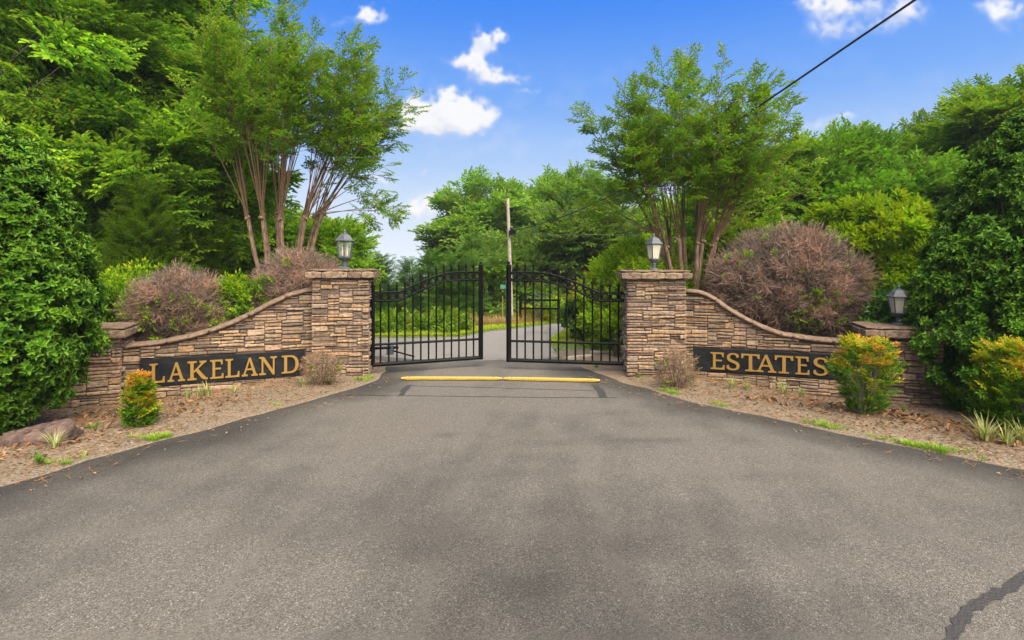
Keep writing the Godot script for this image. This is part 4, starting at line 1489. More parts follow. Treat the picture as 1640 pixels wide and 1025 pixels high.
# compound feathery foliage of a heavenly bamboo: colour turns from green through yellow to orange with height
func nandina(label: String, base: Vector3, h: float, r: float, n: int, sprays: Array, canes: int, orange: float, shape: Array) -> void:
	var t := thing("nandina_shrub", label, "shrub", base, rf(0, TAU), "nandinas in front of the walls")
	var g := Geo.new()
	var heads: Array[Vector3] = []
	for k in canes:
		var a := TAU * k / canes + rf(-0.4, 0.4)
		var rr := r * sqrt(rf(0.05, 1.0)) * 0.85
		var y := h * rf(0.55, 0.95)
		var head := Vector3(cos(a) * rr, y, sin(a) * rr)
		g.tube(curve_pts(Vector3(cos(a) * 0.05, -0.05, sin(a) * 0.05), Vector3(cos(a) * rr * 0.4, y * 0.5, sin(a) * rr * 0.4), head, 6), taper(0.008, 0.004, 7), 5)
		heads.append(head)
	part("canes", g.smooth().mesh(), M.bark, t).set_meta("kind", "stuff")
	var xf := [[], [], []]
	var tints := [PackedColorArray(), PackedColorArray(), PackedColorArray()]
	for k in n:
		var y := h * rf(0.06, 1.0)
		var a := rf(0, TAU)
		var f := along(shape, y / h) * (1.0 + 0.35 * soft.get_noise_3d(cos(a) * 60 + base.x * 20, y * 130, sin(a) * 60))
		var rr := r * f * sqrt(rf(0.25, 1.0))
		var p := Vector3(cos(a) * rr, y, sin(a) * rr)
		if k % 3 == 0: 
			var hd := heads[rng.randi() % heads.size()]
			p = hd + ball() * minf(0.13, r * 0.5)
			y = p.y
		var d := (Vector3(cos(a), 0.75, sin(a)) + ball() * 0.6).normalized()
		var hot := y / h + soft.get_noise_3d(p.x * 80 + base.x * 30, p.y * 80, p.z * 80) * 0.7 + rf(-0.26, 0.26)
		var kind := 2 if hot > 1.0 - orange else (1 if hot > 0.68 - orange else 0)
		xf[kind].append(Transform3D(facing(d, (Vector3.UP + ball() * 0.6).normalized(), rf(0.5, 0.95)), p - d * 0.05))
		tints[kind].append(tint(rf(0.8, 1.2), rf(-0.08, 0.1)))
	for k in 3:
		if xf[k].size(): scatter(["green_foliage", "yellow_foliage", "orange_foliage"][k], sprays[k], M.leaf, t, xf[k], tints[k])

func conifer(label: String, base: Vector3, h: float, r: float, n: int, spray: Mesh, size: float, bright: float, group: String, called := "pine_tree") -> void:
	var t := thing(called, label, "tree", base, 0.0, group)
	var g := Geo.new()
	g.tube(PackedVector3Array([Vector3(0, -0.3, 0), Vector3(0.03, h * 0.5, 0), Vector3(0, h * 0.97, 0)]), PackedFloat32Array([h * 0.018, h * 0.011, 0.01]), 7)
	part("trunk", g.smooth().mesh(), M.bark, t)
	var xf := []
	var tints := PackedColorArray()
	for k in n:
		var f := 1.0 - sqrt(rng.randf())
		var y := h * lerpf(0.06, 1.0, f)
		var tier := 0.72 + 0.28 * sin(y * 9.0 + base.x * 5.0)
		var a := rf(0, TAU)
		var rr := r * (1.0 - f) * sqrt(rf(0.15, 1.0)) * (tier + 0.25 * soft.get_noise_3d(cos(a) * 40 + base.x * 9, y * 30, sin(a) * 40))
		var d := Vector3(cos(a), 0.55, sin(a))
		xf.append(Transform3D(facing((d + ball() * 0.5).normalized(), (Vector3.UP + ball() * 0.4).normalized(), size * rf(0.7, 1.25)), Vector3(cos(a) * rr, y, sin(a) * rr)))
		tints.append(tint(bright * rf(0.75, 1.2), rf(-0.08, 0.1)))
	scatter("crown", spray, M.leaf, t, xf, tints)

func plume(c: Color, l: float) -> ArrayMesh:       # feathery conifer spray
	var g := Geo.new()
	thorn(g, Vector3.ZERO, Vector3(0, l, 0), 0.004, Color(0.08, 0.06, 0.03))
	for k in 26:
		var t := k / 26.0
		var s := 1.0 if k % 2 else -1.0
		var d := Vector3(s * rf(0.6, 1), rf(0.7, 1.1), rf(-0.5, 0.5)).normalized()
		leaf2(g, Vector3(0, l * t, 0), d, Vector3(0, 0, 1), l * 0.34 * (1.1 - t * 0.6), l * 0.055, vary(c), 0.1)
	return g.mesh()

func build_garden() -> void:
	var oak_c := Color(0.175, 0.325, 0.028)
	var twig_c := Color(0.09, 0.065, 0.04)
	S.oak = branchlet(0.62, 5, 6, 0.115, 0.05, oak_c, twig_c, 0.75, false, Color(0.28, 0.42, 0.035))
	S.far = branchlet(0.9, 5, 6, 0.19, 0.10, Color(0.125, 0.22, 0.038), twig_c, 0.6, true, Color(0.17, 0.27, 0.035))
	S.dark = branchlet(0.8, 5, 6, 0.15, 0.075, Color(0.12, 0.235, 0.024), twig_c, 0.6, true)
	S.crape = branchlet(0.24, 3, 5, 0.058, 0.03, Color(0.145, 0.325, 0.024), Color(0.16, 0.09, 0.05), 0.7, true, Color(0.24, 0.27, 0.03))
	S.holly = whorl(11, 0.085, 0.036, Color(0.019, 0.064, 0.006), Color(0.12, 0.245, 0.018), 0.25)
	S.laurel = whorl(10, 0.13, 0.045, Color(0.17, 0.29, 0.012), Color(0.40, 0.46, 0.02), 0.75)
	S.green = branchlet(0.3, 4, 5, 0.07, 0.035, Color(0.14, 0.28, 0.015), Color(0.08, 0.06, 0.03), 0.4, true, Color(0.30, 0.42, 0.02))
	S.hedge = branchlet(0.3, 4, 5, 0.07, 0.035, Color(0.21, 0.36, 0.015), Color(0.08, 0.06, 0.03), 0.4, true, Color(0.42, 0.52, 0.02))
	S.camellia = whorl(9, 0.09, 0.045, Color(0.035, 0.10, 0.014), Color(0.08, 0.19, 0.02), 0.3)
	S.twig = twiggy(11, 0.19, Color(0.178, 0.120, 0.092))
	S.twig_fine = twiggy(8, 0.13, Color(0.19, 0.13, 0.085))
	S.cedar = plume(Color(0.115, 0.20, 0.02), 0.34)
	S.pine = plume(Color(0.09, 0.19, 0.035), 0.5)
	S.n_green = branchlet(0.17, 4, 6, 0.04, 0.017, Color(0.08, 0.20, 0.012), Color(0.07, 0.05, 0.02), 0.7, true, Color(0.2, 0.30, 0.015))
	S.n_yellow = branchlet(0.17, 4, 6, 0.042, 0.017, Color(0.30, 0.36, 0.02), Color(0.1, 0.06, 0.02), 0.7, true, Color(0.52, 0.42, 0.03))
	S.n_orange = branchlet(0.16, 4, 6, 0.038, 0.015, Color(0.58, 0.31, 0.05), Color(0.2, 0.06, 0.02), 0.7, true, Color(0.62, 0.25, 0.08))

	# ---- the two hollies that frame the view
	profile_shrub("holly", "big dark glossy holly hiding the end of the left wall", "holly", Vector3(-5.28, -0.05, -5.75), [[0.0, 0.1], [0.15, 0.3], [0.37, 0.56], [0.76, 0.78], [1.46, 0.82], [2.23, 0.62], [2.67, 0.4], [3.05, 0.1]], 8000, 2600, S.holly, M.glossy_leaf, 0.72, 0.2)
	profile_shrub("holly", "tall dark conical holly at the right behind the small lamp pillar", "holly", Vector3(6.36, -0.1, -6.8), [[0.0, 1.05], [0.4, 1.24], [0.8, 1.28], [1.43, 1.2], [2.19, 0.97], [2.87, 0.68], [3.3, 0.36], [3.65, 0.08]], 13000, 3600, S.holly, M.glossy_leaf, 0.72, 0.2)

	# ---- crape myrtles
	var kl := []
	for q in [[-0.52, 2.45, 0.1], [-0.42, 2.5, -0.3], [-0.2, 2.42, 0.25], [-0.05, 2.55, -0.1], [0.15, 2.4, 0.3], [0.28, 2.5, -0.3], [0.5, 2.45, 0.15], [0.68, 2.55, -0.15], [-0.3, 2.55, -0.55], [0.4, 2.5, -0.6]]:
		kl.append(Vector3(q[0], q[1], q[2]))
	crape_myrtle("tall vase-shaped crape myrtle behind the LAKELAND wall", Vector3(-4.0, 0, -9.7), kl, 9, Vector2(2.5, 4.1), S.crape, [[Vector3(0.6, 2.5, 0.1), Vector3(1.0, 0.72, 0.1), 1.7], [Vector3(0.6, 2.5, 0.0), Vector3(1.0, 0.38, 0.25), 1.5], [Vector3(0.55, 2.5, 0.15), Vector3(1.0, 0.12, 0.1), 1.55], [Vector3(0.6, 2.5, -0.1), Vector3(0.9, 0.25, -0.4), 1.5], [Vector3(0.5, 2.5, 0.1), Vector3(0.8, 0.9, 0.3), 1.9], [Vector3(0.6, 2.45, 0.1), Vector3(1.0, 1.15, -0.2), 2.2]], 0.68, Vector3(-0.18, 0, -0.1), 0.34)
	var kr := []
	for q in [[-0.62, 2.15, 0.05], [-0.45, 2.05, -0.3], [-0.3, 2.1, 0.25], [-0.1, 2.15, -0.1], [0.1, 2.05, 0.3], [0.2, 2.2, -0.3], [0.38, 2.1, 0.1], [0.3, 2.15, -0.55], [-0.2, 2.15, -0.6], [-0.5, 1.95, 0.22], [0.0, 2.0, 0.35], [0.28, 1.98, 0.28], [0.5, 2.05, -0.2]]:
		kr.append(Vector3(q[0], q[1], q[2]))
	crape_myrtle("spreading crape myrtle behind the ESTATES wall", Vector3(3.12, 0, -9.8), kr, 8, Vector2(1.9, 3.5), S.crape, [[Vector3(-0.6, 2.15, 0.1), Vector3(-1.0, 0.8, 0.1), 1.6], [Vector3(-0.6, 2.15, 0.0), Vector3(-1.0, 0.5, 0.2), 1.4], [Vector3(-0.6, 2.15, 0.1), Vector3(-1.0, 0.32, 0.0), 1.35], [Vector3(-0.5, 2.1, 0.1), Vector3(-0.9, 0.62, -0.4), 1.6], [Vector3(0.4, 2.1, 0.0), Vector3(1.0, 0.9, 0.1), 2.2], [Vector3(0.4, 2.1, 0.1), Vector3(1.0, 0.65, 0.3), 1.8], [Vector3(0.4, 2.1, 0.1), Vector3(1.0, 1.1, -0.2), 2.6]], 0.85, Vector3(-0.05, 0, -0.1), 0.3)

	# ---- azaleas clipped to balls
	var gap := func(d: Vector3) -> float: return 1.0 if d.z > 0.2 and absf(d.x - 0.02) < 0.35 and d.y > -0.45 and d.y < 0.1 else (0.3 if d.y < -0.1 else 0.05)
	twig_ball("huge rounded brown azalea of bare twigs behind the ESTATES wall", Vector3(4.36, 1.16, -8.95), Vector3(1.12, 1.02, 1.05), 5600, S.twig, 1.0, S.green, 330, gap, "clipped azalea balls gone brown", 0.4)
	var some := func(d: Vector3) -> float: return 1.0 if d.y < 0.35 else 0.1
	twig_ball("medium round brown azalea behind the low end of the LAKELAND wall", Vector3(-4.95, 0.88, -8.35), Vector3(0.66, 0.64, 0.6), 2000, S.twig, 0.9, S.green, 200, some, "clipped azalea balls gone brown")
	twig_ball("brown azalea at the foot of the left crape myrtle", Vector3(-3.42, 1.15, -9.05), Vector3(0.68, 0.66, 0.55), 1800, S.twig, 0.9, S.green, 40, some, "clipped azalea balls gone brown")
	twig_ball("small bare azalea on the mulch in front of the left gate pillar", at(515, 600, 7.55) * Vector3(1, 0, 1) + Vector3(0, 0.26, 0), Vector3(0.235, 0.19, 0.2), 230, S.twig_fine, 0.62, S.green, 12, some, "small bare azaleas by the gate pillars", 0.22)
	twig_ball("small bare azalea on the mulch in front of the right gate pillar", at(1083, 600, 7.4) * Vector3(1, 0, 1) + Vector3(0, 0.27, 0), Vector3(0.26, 0.22, 0.22), 260, S.twig_fine, 0.62, S.green, 12, some, "small bare azaleas by the gate pillars", 0.22)

	# ---- hedging shrubs behind the walls
	profile_shrub("laurel_shrub", "large yellow-green laurel behind the big brown azalea", "shrub", Vector3(6.35, 0, -9.9), [[0.1, 1.0], [0.8, 1.25], [1.6, 1.25], [2.2, 1.1], [2.6, 0.75], [2.85, 0.25]], 2600, 1200, S.laurel, M.leaf, 1.0, 0.2)
	profile_shrub("laurel_shrub", "lower yellow-green laurel between crape myrtle and azalea", "shrub", Vector3(4.6, 0, -11.0), [[0.1, 1.0], [1.0, 1.3], [1.8, 1.2], [2.2, 0.8], [2.5, 0.25]], 1500, 500, S.laurel, M.leaf, 1.0, 0.2)
	profile_shrub("laurel_shrub", "deep green laurel between the azalea and the small lamp", "shrub", Vector3(5.35, 0, -8.0), [[0.1, 0.35], [0.5, 0.5], [0.9, 0.45], [1.25, 0.2]], 420, 260, S.camellia, M.glossy_leaf, 1.0, 0.2)
	profile_shrub("boxwood_hedge", "big bright yellow-green shrub behind the right gate leaf", "shrub", Vector3(2.62, 0, -11.3), [[0.0, 0.7], [0.5, 0.92], [1.1, 0.95], [1.5, 0.75], [1.75, 0.45], [1.9, 0.15]], 2800, 900, S.hedge, M.leaf, 0.9, 0.2)
	profile_shrub("boxwood_hedge", "second bright green shrub by the right gate pillar", "shrub", Vector3(2.6, 0, -10.2), [[0.0, 0.5], [0.4, 0.7], [0.9, 0.7], [1.4, 0.45], [1.6, 0.1]], 1100, 500, S.hedge, M.leaf, 0.85, 0.2)
	profile_shrub("camellia_bush", "dark round camellia in front of the bright shrub inside the gate", "shrub", Vector3(1.5, 0, -12.1), [[0.12, 0.2], [0.3, 0.34], [0.6, 0.36], [0.85, 0.25], [0.98, 0.08]], 420, 220, S.camellia, M.glossy_leaf, 0.8, 0.15)
	profile_shrub("photinia_bush", "loose shrub with reddish growth behind the dark camellia", "shrub", Vector3(2.05, 0, -13.2), [[0.0, 0.4], [0.6, 0.42], [1.0, 0.3], [1.2, 0.1]], 420, 150, S.n_yellow, M.leaf, 1.3, 0.25)
	profile_shrub("boxwood_hedge", "bright green shrub left of the medium azalea", "shrub", Vector3(-5.9, 0, -8.7), [[0.0, 0.5], [0.5, 0.7], [0.9, 0.65], [1.15, 0.4], [1.3, 0.1]], 1000, 400, S.green, M.leaf, 0.9, 0.22)
	profile_shrub("boxwood_hedge", "green shrub between the two azaleas behind the left wall", "shrub", Vector3(-4.15, 0, -8.75), [[0.0, 0.3], [0.5, 0.45], [0.95, 0.4], [1.25, 0.15]], 520, 220, S.green, M.leaf, 0.85, 0.22)
	conifer("feathery green cedar behind the left holly", Vector3(-6.1, 0, -9.3), 3.1, 1.0, 2600, S.cedar, 1.0, 1.0, "", "cedar_tree")
	conifer("drooping young cedar left of the left crape myrtle", Vector3(-5.7, 0, -10.6), 2.4, 1.0, 1700, S.cedar, 1.0, 0.8, "", "cedar_tree")

	# ---- the wood on the left
	var lw := "broadleaved trees of the wood on the left"
	tree("oak_tree", "tall airy oak with a grey trunk rising behind the left holly", lw, Vector3(-8.75, 0, -12.1), 11.0, Vector3(0.3, 6.3, 0), Vector3(2.9, 4.6, 2.7), 105, 34, 0.62, S.oak, 1.0, 0.15, 1.3)
	tree("oak_tree", "oak at the edge of the view with boughs reaching in at the top", lw, Vector3(-9.6, 0, -10.0), 10.5, Vector3(0.2, 6.2, 0), Vector3(2.6, 4.2, 2.4), 80, 32, 0.6, S.oak, 1.0, 0.16, 1.25)
	tree("oak_tree", "bushy oak filling the gap between grey trunk and crape myrtle", lw, Vector3(-8.5, 0, -13.6), 9.4, Vector3(0.1, 5.0, 0), Vector3(1.75, 4.2, 2.0), 95, 34, 0.6, S.oak, 1.0, 0.13, 1.3, 0.04)
	tree("oak_tree", "low spreading oak whose boughs hang behind the cedar", lw, Vector3(-7.4, 0, -11.3), 5.2, Vector3(0.1, 2.9, 0), Vector3(1.9, 2.3, 1.7), 70, 32, 0.55, S.oak, 0.95, 0.09, 1.25)
	tree("oak_tree", "dense dark tree deep in the wood at the far left", lw, Vector3(-14.5, -0.3, -17.0), 8.0, Vector3(0, 4.2, 0), Vector3(3.8, 3.6, 3.0), 80, 28, 0.95, S.dark, 1.15, 0.2, 1.0)
	tree("oak_tree", "dense dark tree deep in the wood behind the tall oak", lw, Vector3(-13.2, -0.4, -19.5), 7.5, Vector3(0, 3.8, 0), Vector3(3.4, 3.4, 3.0), 80, 28, 0.95, S.dark, 1.15, 0.2, 1.0)
	tree("oak_tree", "shaded tree in the wood seen through the left crape myrtle", lw, Vector3(-8.6, -0.6, -17.0), 5.2, Vector3(0, 2.6, 0), Vector3(1.8, 2.3, 1.8), 60, 28, 0.8, S.dark, 1.05, 0.14, 1.2)
	tree("young_oak", "light green sapling behind the left lantern", "", Vector3(-4.6, -0.3, -14.5), 3.3, Vector3(0, 1.9, 0), Vector3(0.9, 1.35, 0.8), 26, 22, 0.4, S.oak, 0.9, 0.05, 1.2, 0.05)

	# ---- trees beyond the gate
	var bg := "hazy trees beyond the lane"
	var far_trees := [["broad tree whose pale limbs lean left beyond the gate", -1.3, -27.0, 7.0, 0.2, 4.0, 2.7, 2.9, 1.45], ["tallest rounded tree behind the utility pole", 1.9, -30.0, 7.3, 0.0, 4.1, 3.0, 2.9, 1.4], ["tree sloping down to the right behind the crape myrtle", 5.2, -33.0, 7.0, 0.0, 3.9, 3.2, 2.9, 1.35], ["tree standing farther right in the haze beyond the lane", 9.5, -38.0, 6.4, 0.0, 3.4, 4.2, 2.6, 1.35], ["low dark tree filling the gap right of the utility pole", 2.6, -24.0, 4.2, 0.0, 2.3, 2.0, 2.0, 0.9], ["low tree at the foot of the leaning tree left of the pole", -0.6, -22.0, 3.6, 0.0, 1.9, 1.6, 1.7, 0.95]]
	for q in far_trees:
		tree("far_tree", q[0], bg, Vector3(q[1], ground_y(q[1], q[2]), q[2]), q[3], Vector3(q[4], q[5], 0), Vector3(q[6], q[7], 2.4), 62, 30, 0.75, S.far, 1.0, 0.17, q[8])
	var pines := [["young pine showing over the left end of the gate", -5.4, -21.0, 2.3], ["young pine with a pointed tip over the left gate leaf", -4.3, -23.5, 2.7], ["taller loose young pine over the middle of the left gate leaf", -3.2, -22.0, 2.9], ["small pine near the rising arch of the left gate leaf", -2.3, -20.5, 2.4], ["dark young pine low behind the left gate leaf", -4.4, -18.6, 2.5], ["broad young pine beside the left gate pillar", -5.6, -17.8, 2.6], ["young pine beyond the dry grass left of the gap", -1.9, -18.9, 2.6], ["young pine hidden low behind the left crape myrtle", -7.4, -20.5, 2.6]]
	for q in pines:
		conifer(q[0], Vector3(q[1], ground_y(q[1], q[2]) - 0.1, q[2]), q[3] - ground_y(q[1], q[2]) * 0.6, 1.15, 900, S.pine, 1.0, 1.05, "young pines on the slope beyond the lane")
	var rt := "trees of the wood on the right"
	var right_trees := [["rounded tree in the right-hand wood just right of the crape myrtle", 7.2, -17.5, 4.6, 2.4, 2.0, 2.0], ["oak with forked dark limbs standing above the yellow-green laurel", 9.6, -16.8, 5.9, 3.1, 2.1, 2.4], ["oak between the laurel and the right holly", 13.2, -18.0, 6.4, 3.4, 2.5, 2.7], ["tall open-topped oak above the right holly", 13.2, -14.6, 7.4, 4.7, 2.0, 2.5], ["oak leaning in over the far right holly", 12.0, -12.0, 4.9, 2.9, 1.7, 1.9], ["dark tree low in the right-hand wood behind the laurel", 8.6, -14.2, 4.6, 2.3, 1.9, 2.0], ["shaded tree low behind the right crape myrtle", 5.6, -14.6, 3.9, 2.0, 1.5, 1.8], ["backmost dark tree of the right-hand wood", 11.5, -24.0, 7.0, 3.5, 4.2, 3.0]]
	var rk := 0
	for q in right_trees:
		tree("oak_tree", q[0], rt, Vector3(q[1], ground_y(q[1], q[2]), q[2]), q[3], Vector3(0, q[4], 0), Vector3(q[5], q[6], 1.9), 75, 30, 0.62, S.dark if rk in [5, 7] else S.oak, 1.0, 0.13, [1.0, 1.05, 0.85, 0.8, 0.8, 1.1, 1.1, 1.1][rk], 0.05)
		rk += 1

	# ---- nandinas
	var ns := [S.n_green, S.n_yellow, S.n_orange]
	nandina("waist-high nandina with orange tips in front of the right end of the ESTATES sign", Vector3(3.8, 0.0, -6.05), 0.82, 0.31, 440, ns, 20, 0.05, [[0.0, 0.35], [0.3, 0.7], [0.6, 1.0], [0.8, 0.9], [1.0, 0.5]])
	nandina("wide bushy nandina with orange top beside the right holly", Vector3(4.93, 0.0, -5.3), 0.86, 0.42, 1050, ns, 22, 0.02, [[0.0, 0.7], [0.4, 1.0], [0.8, 0.95], [1.0, 0.55]])
	nandina("small narrow nandina in front of the L of the LAKELAND sign", Vector3(-3.70, 0.0, -5.58), 0.52, 0.10, 330, ns, 8, 0.03, [[0.0, 0.8], [0.3, 1.15], [0.6, 0.7], [1.0, 0.2]])

	# ---- tufts and weeds on the beds
	var pale := blade_tuft(44, 0.2, 0.009, Color(0.22, 0.26, 0.07), Color(0.46, 0.44, 0.22), 0.95)
	var tufts := [[300, 640, "pale grass tuft under the first A of the LAKELAND sign", 0.8], [332, 636, "pale grass tuft under the K of the LAKELAND sign", 1.1], [318, 639, "pale grass tuft between two others under the LAKELAND sign", 0.9], [376, 632, "pale grass tuft under the E of the LAKELAND sign", 0.75], [486, 622, "pale grass tuft beside the small azalea by the left gate pillar", 0.95], [88, 722, "pale grass tuft on the mulch below the boulder", 1.0], [1172, 625, "pale grass tuft under the S of the ESTATES sign", 1.0], [1196, 627, "pale grass tuft under the first T of the ESTATES sign", 0.8], [1255, 634, "spiky pale grass tuft under the last T of the ESTATES sign", 1.05], [1283, 637, "low pale grass tuft under the last E of the ESTATES sign", 0.75], [1578, 712, "large pale grass tuft at the foot of the wide nandina", 1.5], [1612, 718, "pale grass tuft right of the large one by the wide nandina", 1.2], [1640, 716, "pale grass tuft at the edge of the view under the wide nandina", 1.4]]
	for q in tufts:
		var d: float = FOCAL * EYE / (q[1] - 428.0)
		var p := Vector3((q[0] - 820.0) / FOCAL * d, 0.01, -d)
		var o := part("grass_tuft", pale, M.blade, self)
		o.position = p
		o.rotation.y = rf(0, TAU)
		o.scale = Vector3.ONE * q[3]
		tag(o, q[2], "grass", "pale grass tufts on the mulch")
	var weed_mesh := weed(9, 0.13, Color(0.12, 0.25, 0.02))
	var weeds := [[65, 745, "upright green weed near the road edge below the boulder", 1.2], [148, 690, "low green weed right of the boulder", 0.9], [222, 688, "green weed at the foot of the small nandina", 0.8], [528, 618, "bright green weed beside the small azalea by the left gate pillar", 1.0], [1108, 612, "bright green weed under the small azalea by the right gate pillar", 1.0], [1022, 607, "green weed at the foot of the right gate pillar", 0.9], [576, 611, "small weed at the road corner of the left gate pillar", 0.7], [1447, 660, "lone green weed on the mulch by the small lamp pillar", 0.7], [1065, 618, "small weed in the mulch left of the ESTATES sign", 0.6], [955, 590, "green weed in the dirt under the right gate leaf", 1.0]]
	for q in weeds:
		var d: float = FOCAL * EYE / (q[1] - 428.0)
		var o := part("weed", weed_mesh, M.leaf, self)
		o.position = Vector3((q[0] - 820.0) / FOCAL * d, 0.005, -d)
		o.rotation.y = rf(0, TAU)
		o.scale = Vector3.ONE * q[3]
		tag(o, q[2], "weed", "weeds in the beds")
	# short grass creeping over the asphalt's edge
	var short := blade_tuft(16, 0.06, 0.005, Color(0.16, 0.30, 0.02), Color(0.25, 0.34, 0.03), 1.1)
	var xf := []
	var tints := PackedColorArray()
	for q in [[5.1, 4.4, 1.0, 150], [5.9, 5.5, 1.0, 70], [6.65, 6.4, 1.0, 60], [7.3, 7.0, 1.0, 40], [5.35, 5.15, -1.0, 70], [4.75, 4.55, -1.0, 60], [6.6, 6.2, -1.0, 20], [5.5, 4.0, 1.0, 60], [8.2, 7.8, -1.0, 25]]:
		for k in q[3]:
			var d := rf(q[1], q[0])
			var ex := along(ROAD_RIGHT if q[2] > 0 else ROAD_LEFT, d)
			var w := absf(rng.randfn(0.0, 0.10)) - 0.02
			if soft.get_noise_2d(d * 60.0, 200.0 * q[2]) + rf(-0.3, 0.3) < 0.0: continue
			xf.append(Transform3D(Basis(Vector3.UP, rf(0, TAU)).scaled(Vector3.ONE * rf(0.5, 1.2)), Vector3(ex + q[2] * w, bed_y(ex, -d, w) - 0.004, -d)))
			tints.append(tint(rf(0.8, 1.2), rf(-0.1, 0.1)))
	var eg := scatter("edge_grass", short, M.blade, self, xf, tints)
	tag(eg, "short green grass creeping over the asphalt edge", "", "", "stuff")
	# mown grass beyond the gate
	var mown := blade_tuft(14, 0.07, 0.008, Color(0.22, 0.34, 0.02), Color(0.34, 0.40, 0.03), 1.0)
	xf = []
	tints = PackedColorArray()
	for k in 2600:
		var d := rf(11.4, 16.0)
		var x := lerpf(0.82, 2.9, rng.randf()) + maxf(0.0, d - 12.3) * 0.27
		xf.append(Transform3D(Basis(Vector3.UP, rf(0, TAU)).scaled(Vector3.ONE * rf(0.6, 1.3)), Vector3(x, 0.01, -d)))
		tints.append(tint(rf(0.8, 1.2), rf(-0.1, 0.12)))
	for k in 3600:
		var s := rng.randf()
		var f := along([[0.0, -4.4], [0.4, -1.22], [0.6, -0.65], [0.75, 0.15], [1.0, 1.5]], s)
		var z := along([[-4.4, 12.8], [-1.22, 13.02], [-0.65, 14.07], [0.15, 14.92], [1.5, 16.4]], f)
		xf.append(Transform3D(Basis(Vector3.UP, rf(0, TAU)).scaled(Vector3.ONE * rf(0.7, 1.5)), Vector3(f - rf(0, 0.5) * smoothstep(-1.5, 0.0, f), 0.0, -z - rf(0.0, 1.3) * rng.randf())))
		tints.append(tint(rf(0.85, 1.25), rf(-0.1, 0.15)))
	tag(scatter("mown_grass", mown, M.blade, self, xf, tints), "bright mown grass along the lane beyond the gate", "", "", "stuff")
	# dry tan grass behind the verge
	var dry := blade_tuft(26, 0.5, 0.008, Color(0.42, 0.27, 0.13), Color(0.33, 0.24, 0.11), 0.5)
	xf = []
	tints = PackedColorArray()
	for k in 1500:
		var x := rf(-2.6, 0.75)
		var d := rf(15.4, 18.5) + x * 0.55
		xf.append(Transform3D(Basis(Vector3.UP, rf(0, TAU)).scaled(Vector3.ONE * rf(0.6, 1.1)), Vector3(x, ground_y(x, -d) + 0.02, -d)))
		tints.append(tint(rf(0.8, 1.2), rf(-0.08, 0.08)))
	tag(scatter("dry_grass", dry, M.blade, self, xf, tints), "tall dry tan grass behind the verge", "", "", "stuff")
	# rank green growth on the far side of the lane
	var rank := weed(16, 0.34, Color(0.16, 0.28, 0.02))
	xf = []
	tints = PackedColorArray()
	for k in 1500:
		var x := rf(-7.5, -1.2)
		var d := rf(13.3, 17.5)
		var gate := soft.get_noise_2d(x * 22.0, d * 22.0)
		if gate < -0.12 or (x > -3.0 + gate * 4.0 and d > 14.0): continue
		xf.append(Transform3D(Basis(Vector3.UP, rf(0, TAU)).scaled(Vector3(1, rf(0.6, 1.3), 1) * (rf(0.5, 1.2) + gate * 2.2)), Vector3(x, ground_y(x, -d), -d)))
		tints.append(tint(rf(0.75, 1.25), rf(-0.1, 0.12)))
	for k in 1600:
		var x := rf(-3.5, 6.5)
		var d := rf(18.2, 21.5)
		xf.append(Transform3D(Basis(Vector3.UP, rf(0, TAU)).scaled(Vector3.ONE * rf(1.2, 2.6)), Vector3(x, ground_y(x, -d), -d)))
		tints.append(tint(rf(0.8, 1.3), rf(-0.05, 0.15)))
	tag(scatter("undergrowth", rank, M.leaf, self, xf, tints), "rank green weeds and brush on the far side of the lane", "", "", "stuff")
	# yellow flowers and shrubs at the foot of the black frame
	profile_shrub("flower_bed_shrub", "low yellow-green shrub under the left post of the black frame", "shrub", Vector3(0.55, 0, -16.3), [[0.0, 0.25], [0.1, 0.36], [0.2, 0.28], [0.28, 0.1]], 220, 60, S.n_yellow, M.leaf, 1.0, 0.2)
	profile_shrub("flower_bed_shrub", "low yellow-green shrub under the right post of the black frame", "shrub", Vector3(1.15, 0, -16.7), [[0.0, 0.25], [0.1, 0.4], [0.22, 0.3], [0.3, 0.1]], 220, 60, S.hedge, M.leaf, 1.0, 0.2)

	# ---- litter on the mulch: bits of bark, dead leaves, straw
	var chip := Geo.new()
	leaf2(chip, Vector3.ZERO, Vector3(1, 0, 0), Vector3.UP, 0.035, 0.016, Color(0.20, 0.135, 0.085), 0.35)
	var straw := Geo.new()
	for k in 5: thorn(straw, Vector3(rf(-0.03, 0.03), rf(0, 0.006), rf(-0.03, 0.03)), Vector3(rf(-0.09, 0.09), rf(0, 0.008), rf(-0.09, 0.09)), 0.0016, vary(Color(0.23, 0.15, 0.085)))
	var dead := Geo.new()
	leaf4(dead, Vector3.ZERO, Vector3(1, 0, 0), Vector3(0.1, 1, 0.2), 0.07, 0.034, Color(0.17, 0.095, 0.05), 0.6, -0.3)
	for q in [["bark_chips", chip.mesh(), 11000, "bark chips lying over the mulched beds"], ["pine_straw", straw.mesh(), 5200, "pine straw lying over the mulched beds"], ["dead_leaves", dead.mesh(), 800, "dead brown leaves lying near the hollies and the boulder"]]:
		xf = []
		tints = PackedColorArray()
		for k in q[2]:
			var right := rng.randf() < 0.5
			var d := rf(3.8, 8.2)
			var w := rf(0.03, 3.2)
			if k % 60 == 0: w = -rf(0.05, 0.5)
			if q[0] == "dead_leaves":
				w = rf(0.5, 2.4)
				d = rf(4.4, 6.8)
			var ex := along(ROAD_RIGHT if right else ROAD_LEFT, d)
			var x := ex + (w if right else -w)
			xf.append(Transform3D(Basis.from_euler(Vector3(rf(-0.4, 0.4), rf(0, TAU), rf(-0.4, 0.4))).scaled(Vector3.ONE * rf(0.5, 1.3)), Vector3(x, (bed_y(x, -d, w) if w > 0.0 else 0.0) + 0.006, -d)))
			tints.append(tint(rf(0.5, 1.5), rf(-0.1, 0.1)))
		tag(scatter(q[0], q[1], M.litter, self, xf, tints), q[3], "", "", "stuff")

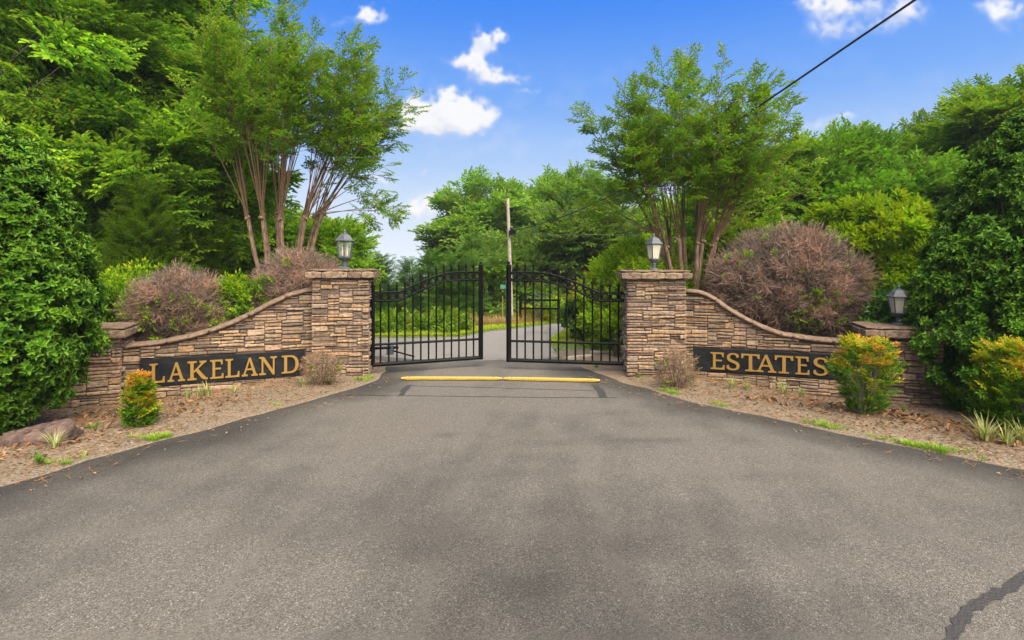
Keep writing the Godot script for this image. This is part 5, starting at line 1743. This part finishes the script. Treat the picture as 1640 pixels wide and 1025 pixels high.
var S := {}

func _ready() -> void:
	rng.seed = 20240611
	soft = noise(0.05, 3, 99)
	setup_view()
	make_materials()
	M.green_paint = flat_mat(lin(0.03, 0.07, 0.05), 0.6)
	M.sign_green = flat_mat(lin(0.06, 0.22, 0.16), 0.5)
	M.scroll_metal = flat_mat(lin(0.025, 0.027, 0.026), 0.5)
	var gs: StandardMaterial3D = M.rock.duplicate()
	gs.albedo_color = lin(0.9, 1.0, 1.0)
	M.grey_stone = gs
	var tw: StandardMaterial3D = M.grey_wood.duplicate()
	tw.uv1_scale = Vector3(0.7, 4, 4)
	M.timber_wood = tw
	build_ground()
	# walls, pillars, name signs
	pillar(Vector3(-2.47, 0, -8.08), deg_to_rad(7), 0.80, 0.76, 1.575, 1.0, "tall ledgestone gate pillar ending the LAKELAND wall", true)
	pillar(Vector3(2.07, 0, -8.05), deg_to_rad(-6), 0.84, 0.76, 1.56, -1.0, "tall ledgestone gate pillar ending the ESTATES wall", true)
	pillar(Vector3(-5.28, -0.16, -6.94), deg_to_rad(21), 0.74, 0.66, 1.01, 1.0, "low ledgestone pillar half hidden by the left holly")
	pillar(Vector3(5.0, -0.16, -7.12), deg_to_rad(-18), 0.80, 0.66, 1.0, -1.0, "low ledgestone pillar carrying the small lamp beside the right holly")
	var lo := Vector3(-2.84, 0, -8.22)
	var lt := deg_to_rad(25)
	sign_wall("curved ledgestone wall sweeping up to the left gate pillar", lo, lt,
		[[196, 553], [215, 550], [228, 549], [257, 546], [286, 540], [316, 533], [345, 524], [374, 513], [403, 499], [433, 483], [462, 470], [491, 462.5], [512, 459]],
		[[223, 576], [488, 561], [488, 600.6], [223, 621.8]], 0.0, "black slate sign with gold letters LAKELAND set in the left wall", "sign", "LAKELAND",
		[[239.5, 264], [268.8, 296.6], [300.4, 333], [336.7, 358], [361, 383.5], [387.3, 412.8], [415, 443.5], [450.8, 478]], [[250, 582.4, 612], [465, 568.5, 597.8]])
	var ro := Vector3(2.44, 0, -8.2)
	var rt := deg_to_rad(-21)
	sign_wall("curved ledgestone wall sweeping up to the right gate pillar", ro, rt,
		[[1092, 463], [1100, 463.4], [1117, 464.5], [1132, 469], [1148, 478], [1163, 489], [1178, 499], [1193, 507], [1209, 515.5], [1224, 522], [1239, 528], [1254, 533], [1285, 538], [1315, 542], [1346, 544], [1400, 546]],
		[[1110, 557], [1342, 567.5], [1342, 607.6], [1110, 593.5]], 0.0, "black slate sign with gold letters ESTATES set in the right wall", "sign", "ESTATES",
		[[1138, 1160.5], [1163.5, 1184.5], [1187, 1216.5], [1210.5, 1243], [1240.5, 1270], [1273.5, 1296], [1302, 1326]], [[1149, 563.5, 591], [1314, 573.2, 601.3]])
	gate_leaf("left black iron gate leaf with arched top and spear points", Vector3(-2.09, 0, -8.4), Vector3(-0.505, 0, -9.09), 1.222, 0.24, 1.524)
	gate_leaf("right black iron gate leaf with arched top and spear points", Vector3(1.745, 0, -8.5), Vector3(-0.05, 0, -8.85), 1.215, 0.24, 1.52)
	lantern("six-sided clear glass lantern on the tall left gate pillar", Vector3(-2.505, 1.575, -8.42), 0.605, 6, 0.2, M.glass, 1.08)
	lantern("narrow four-sided lantern on the tall right gate pillar", Vector3(2.12, 1.56, -8.40), 0.56, 4, 0.35, M.dusty_glass, 1.0)
	lantern("broad lantern with dusty panes on the low pillar by the right holly", Vector3(5.13, 0.84, -7.45), 0.535, 6, 0.0, M.dusty_glass, 1.15)
	build_objects()
	build_garden()
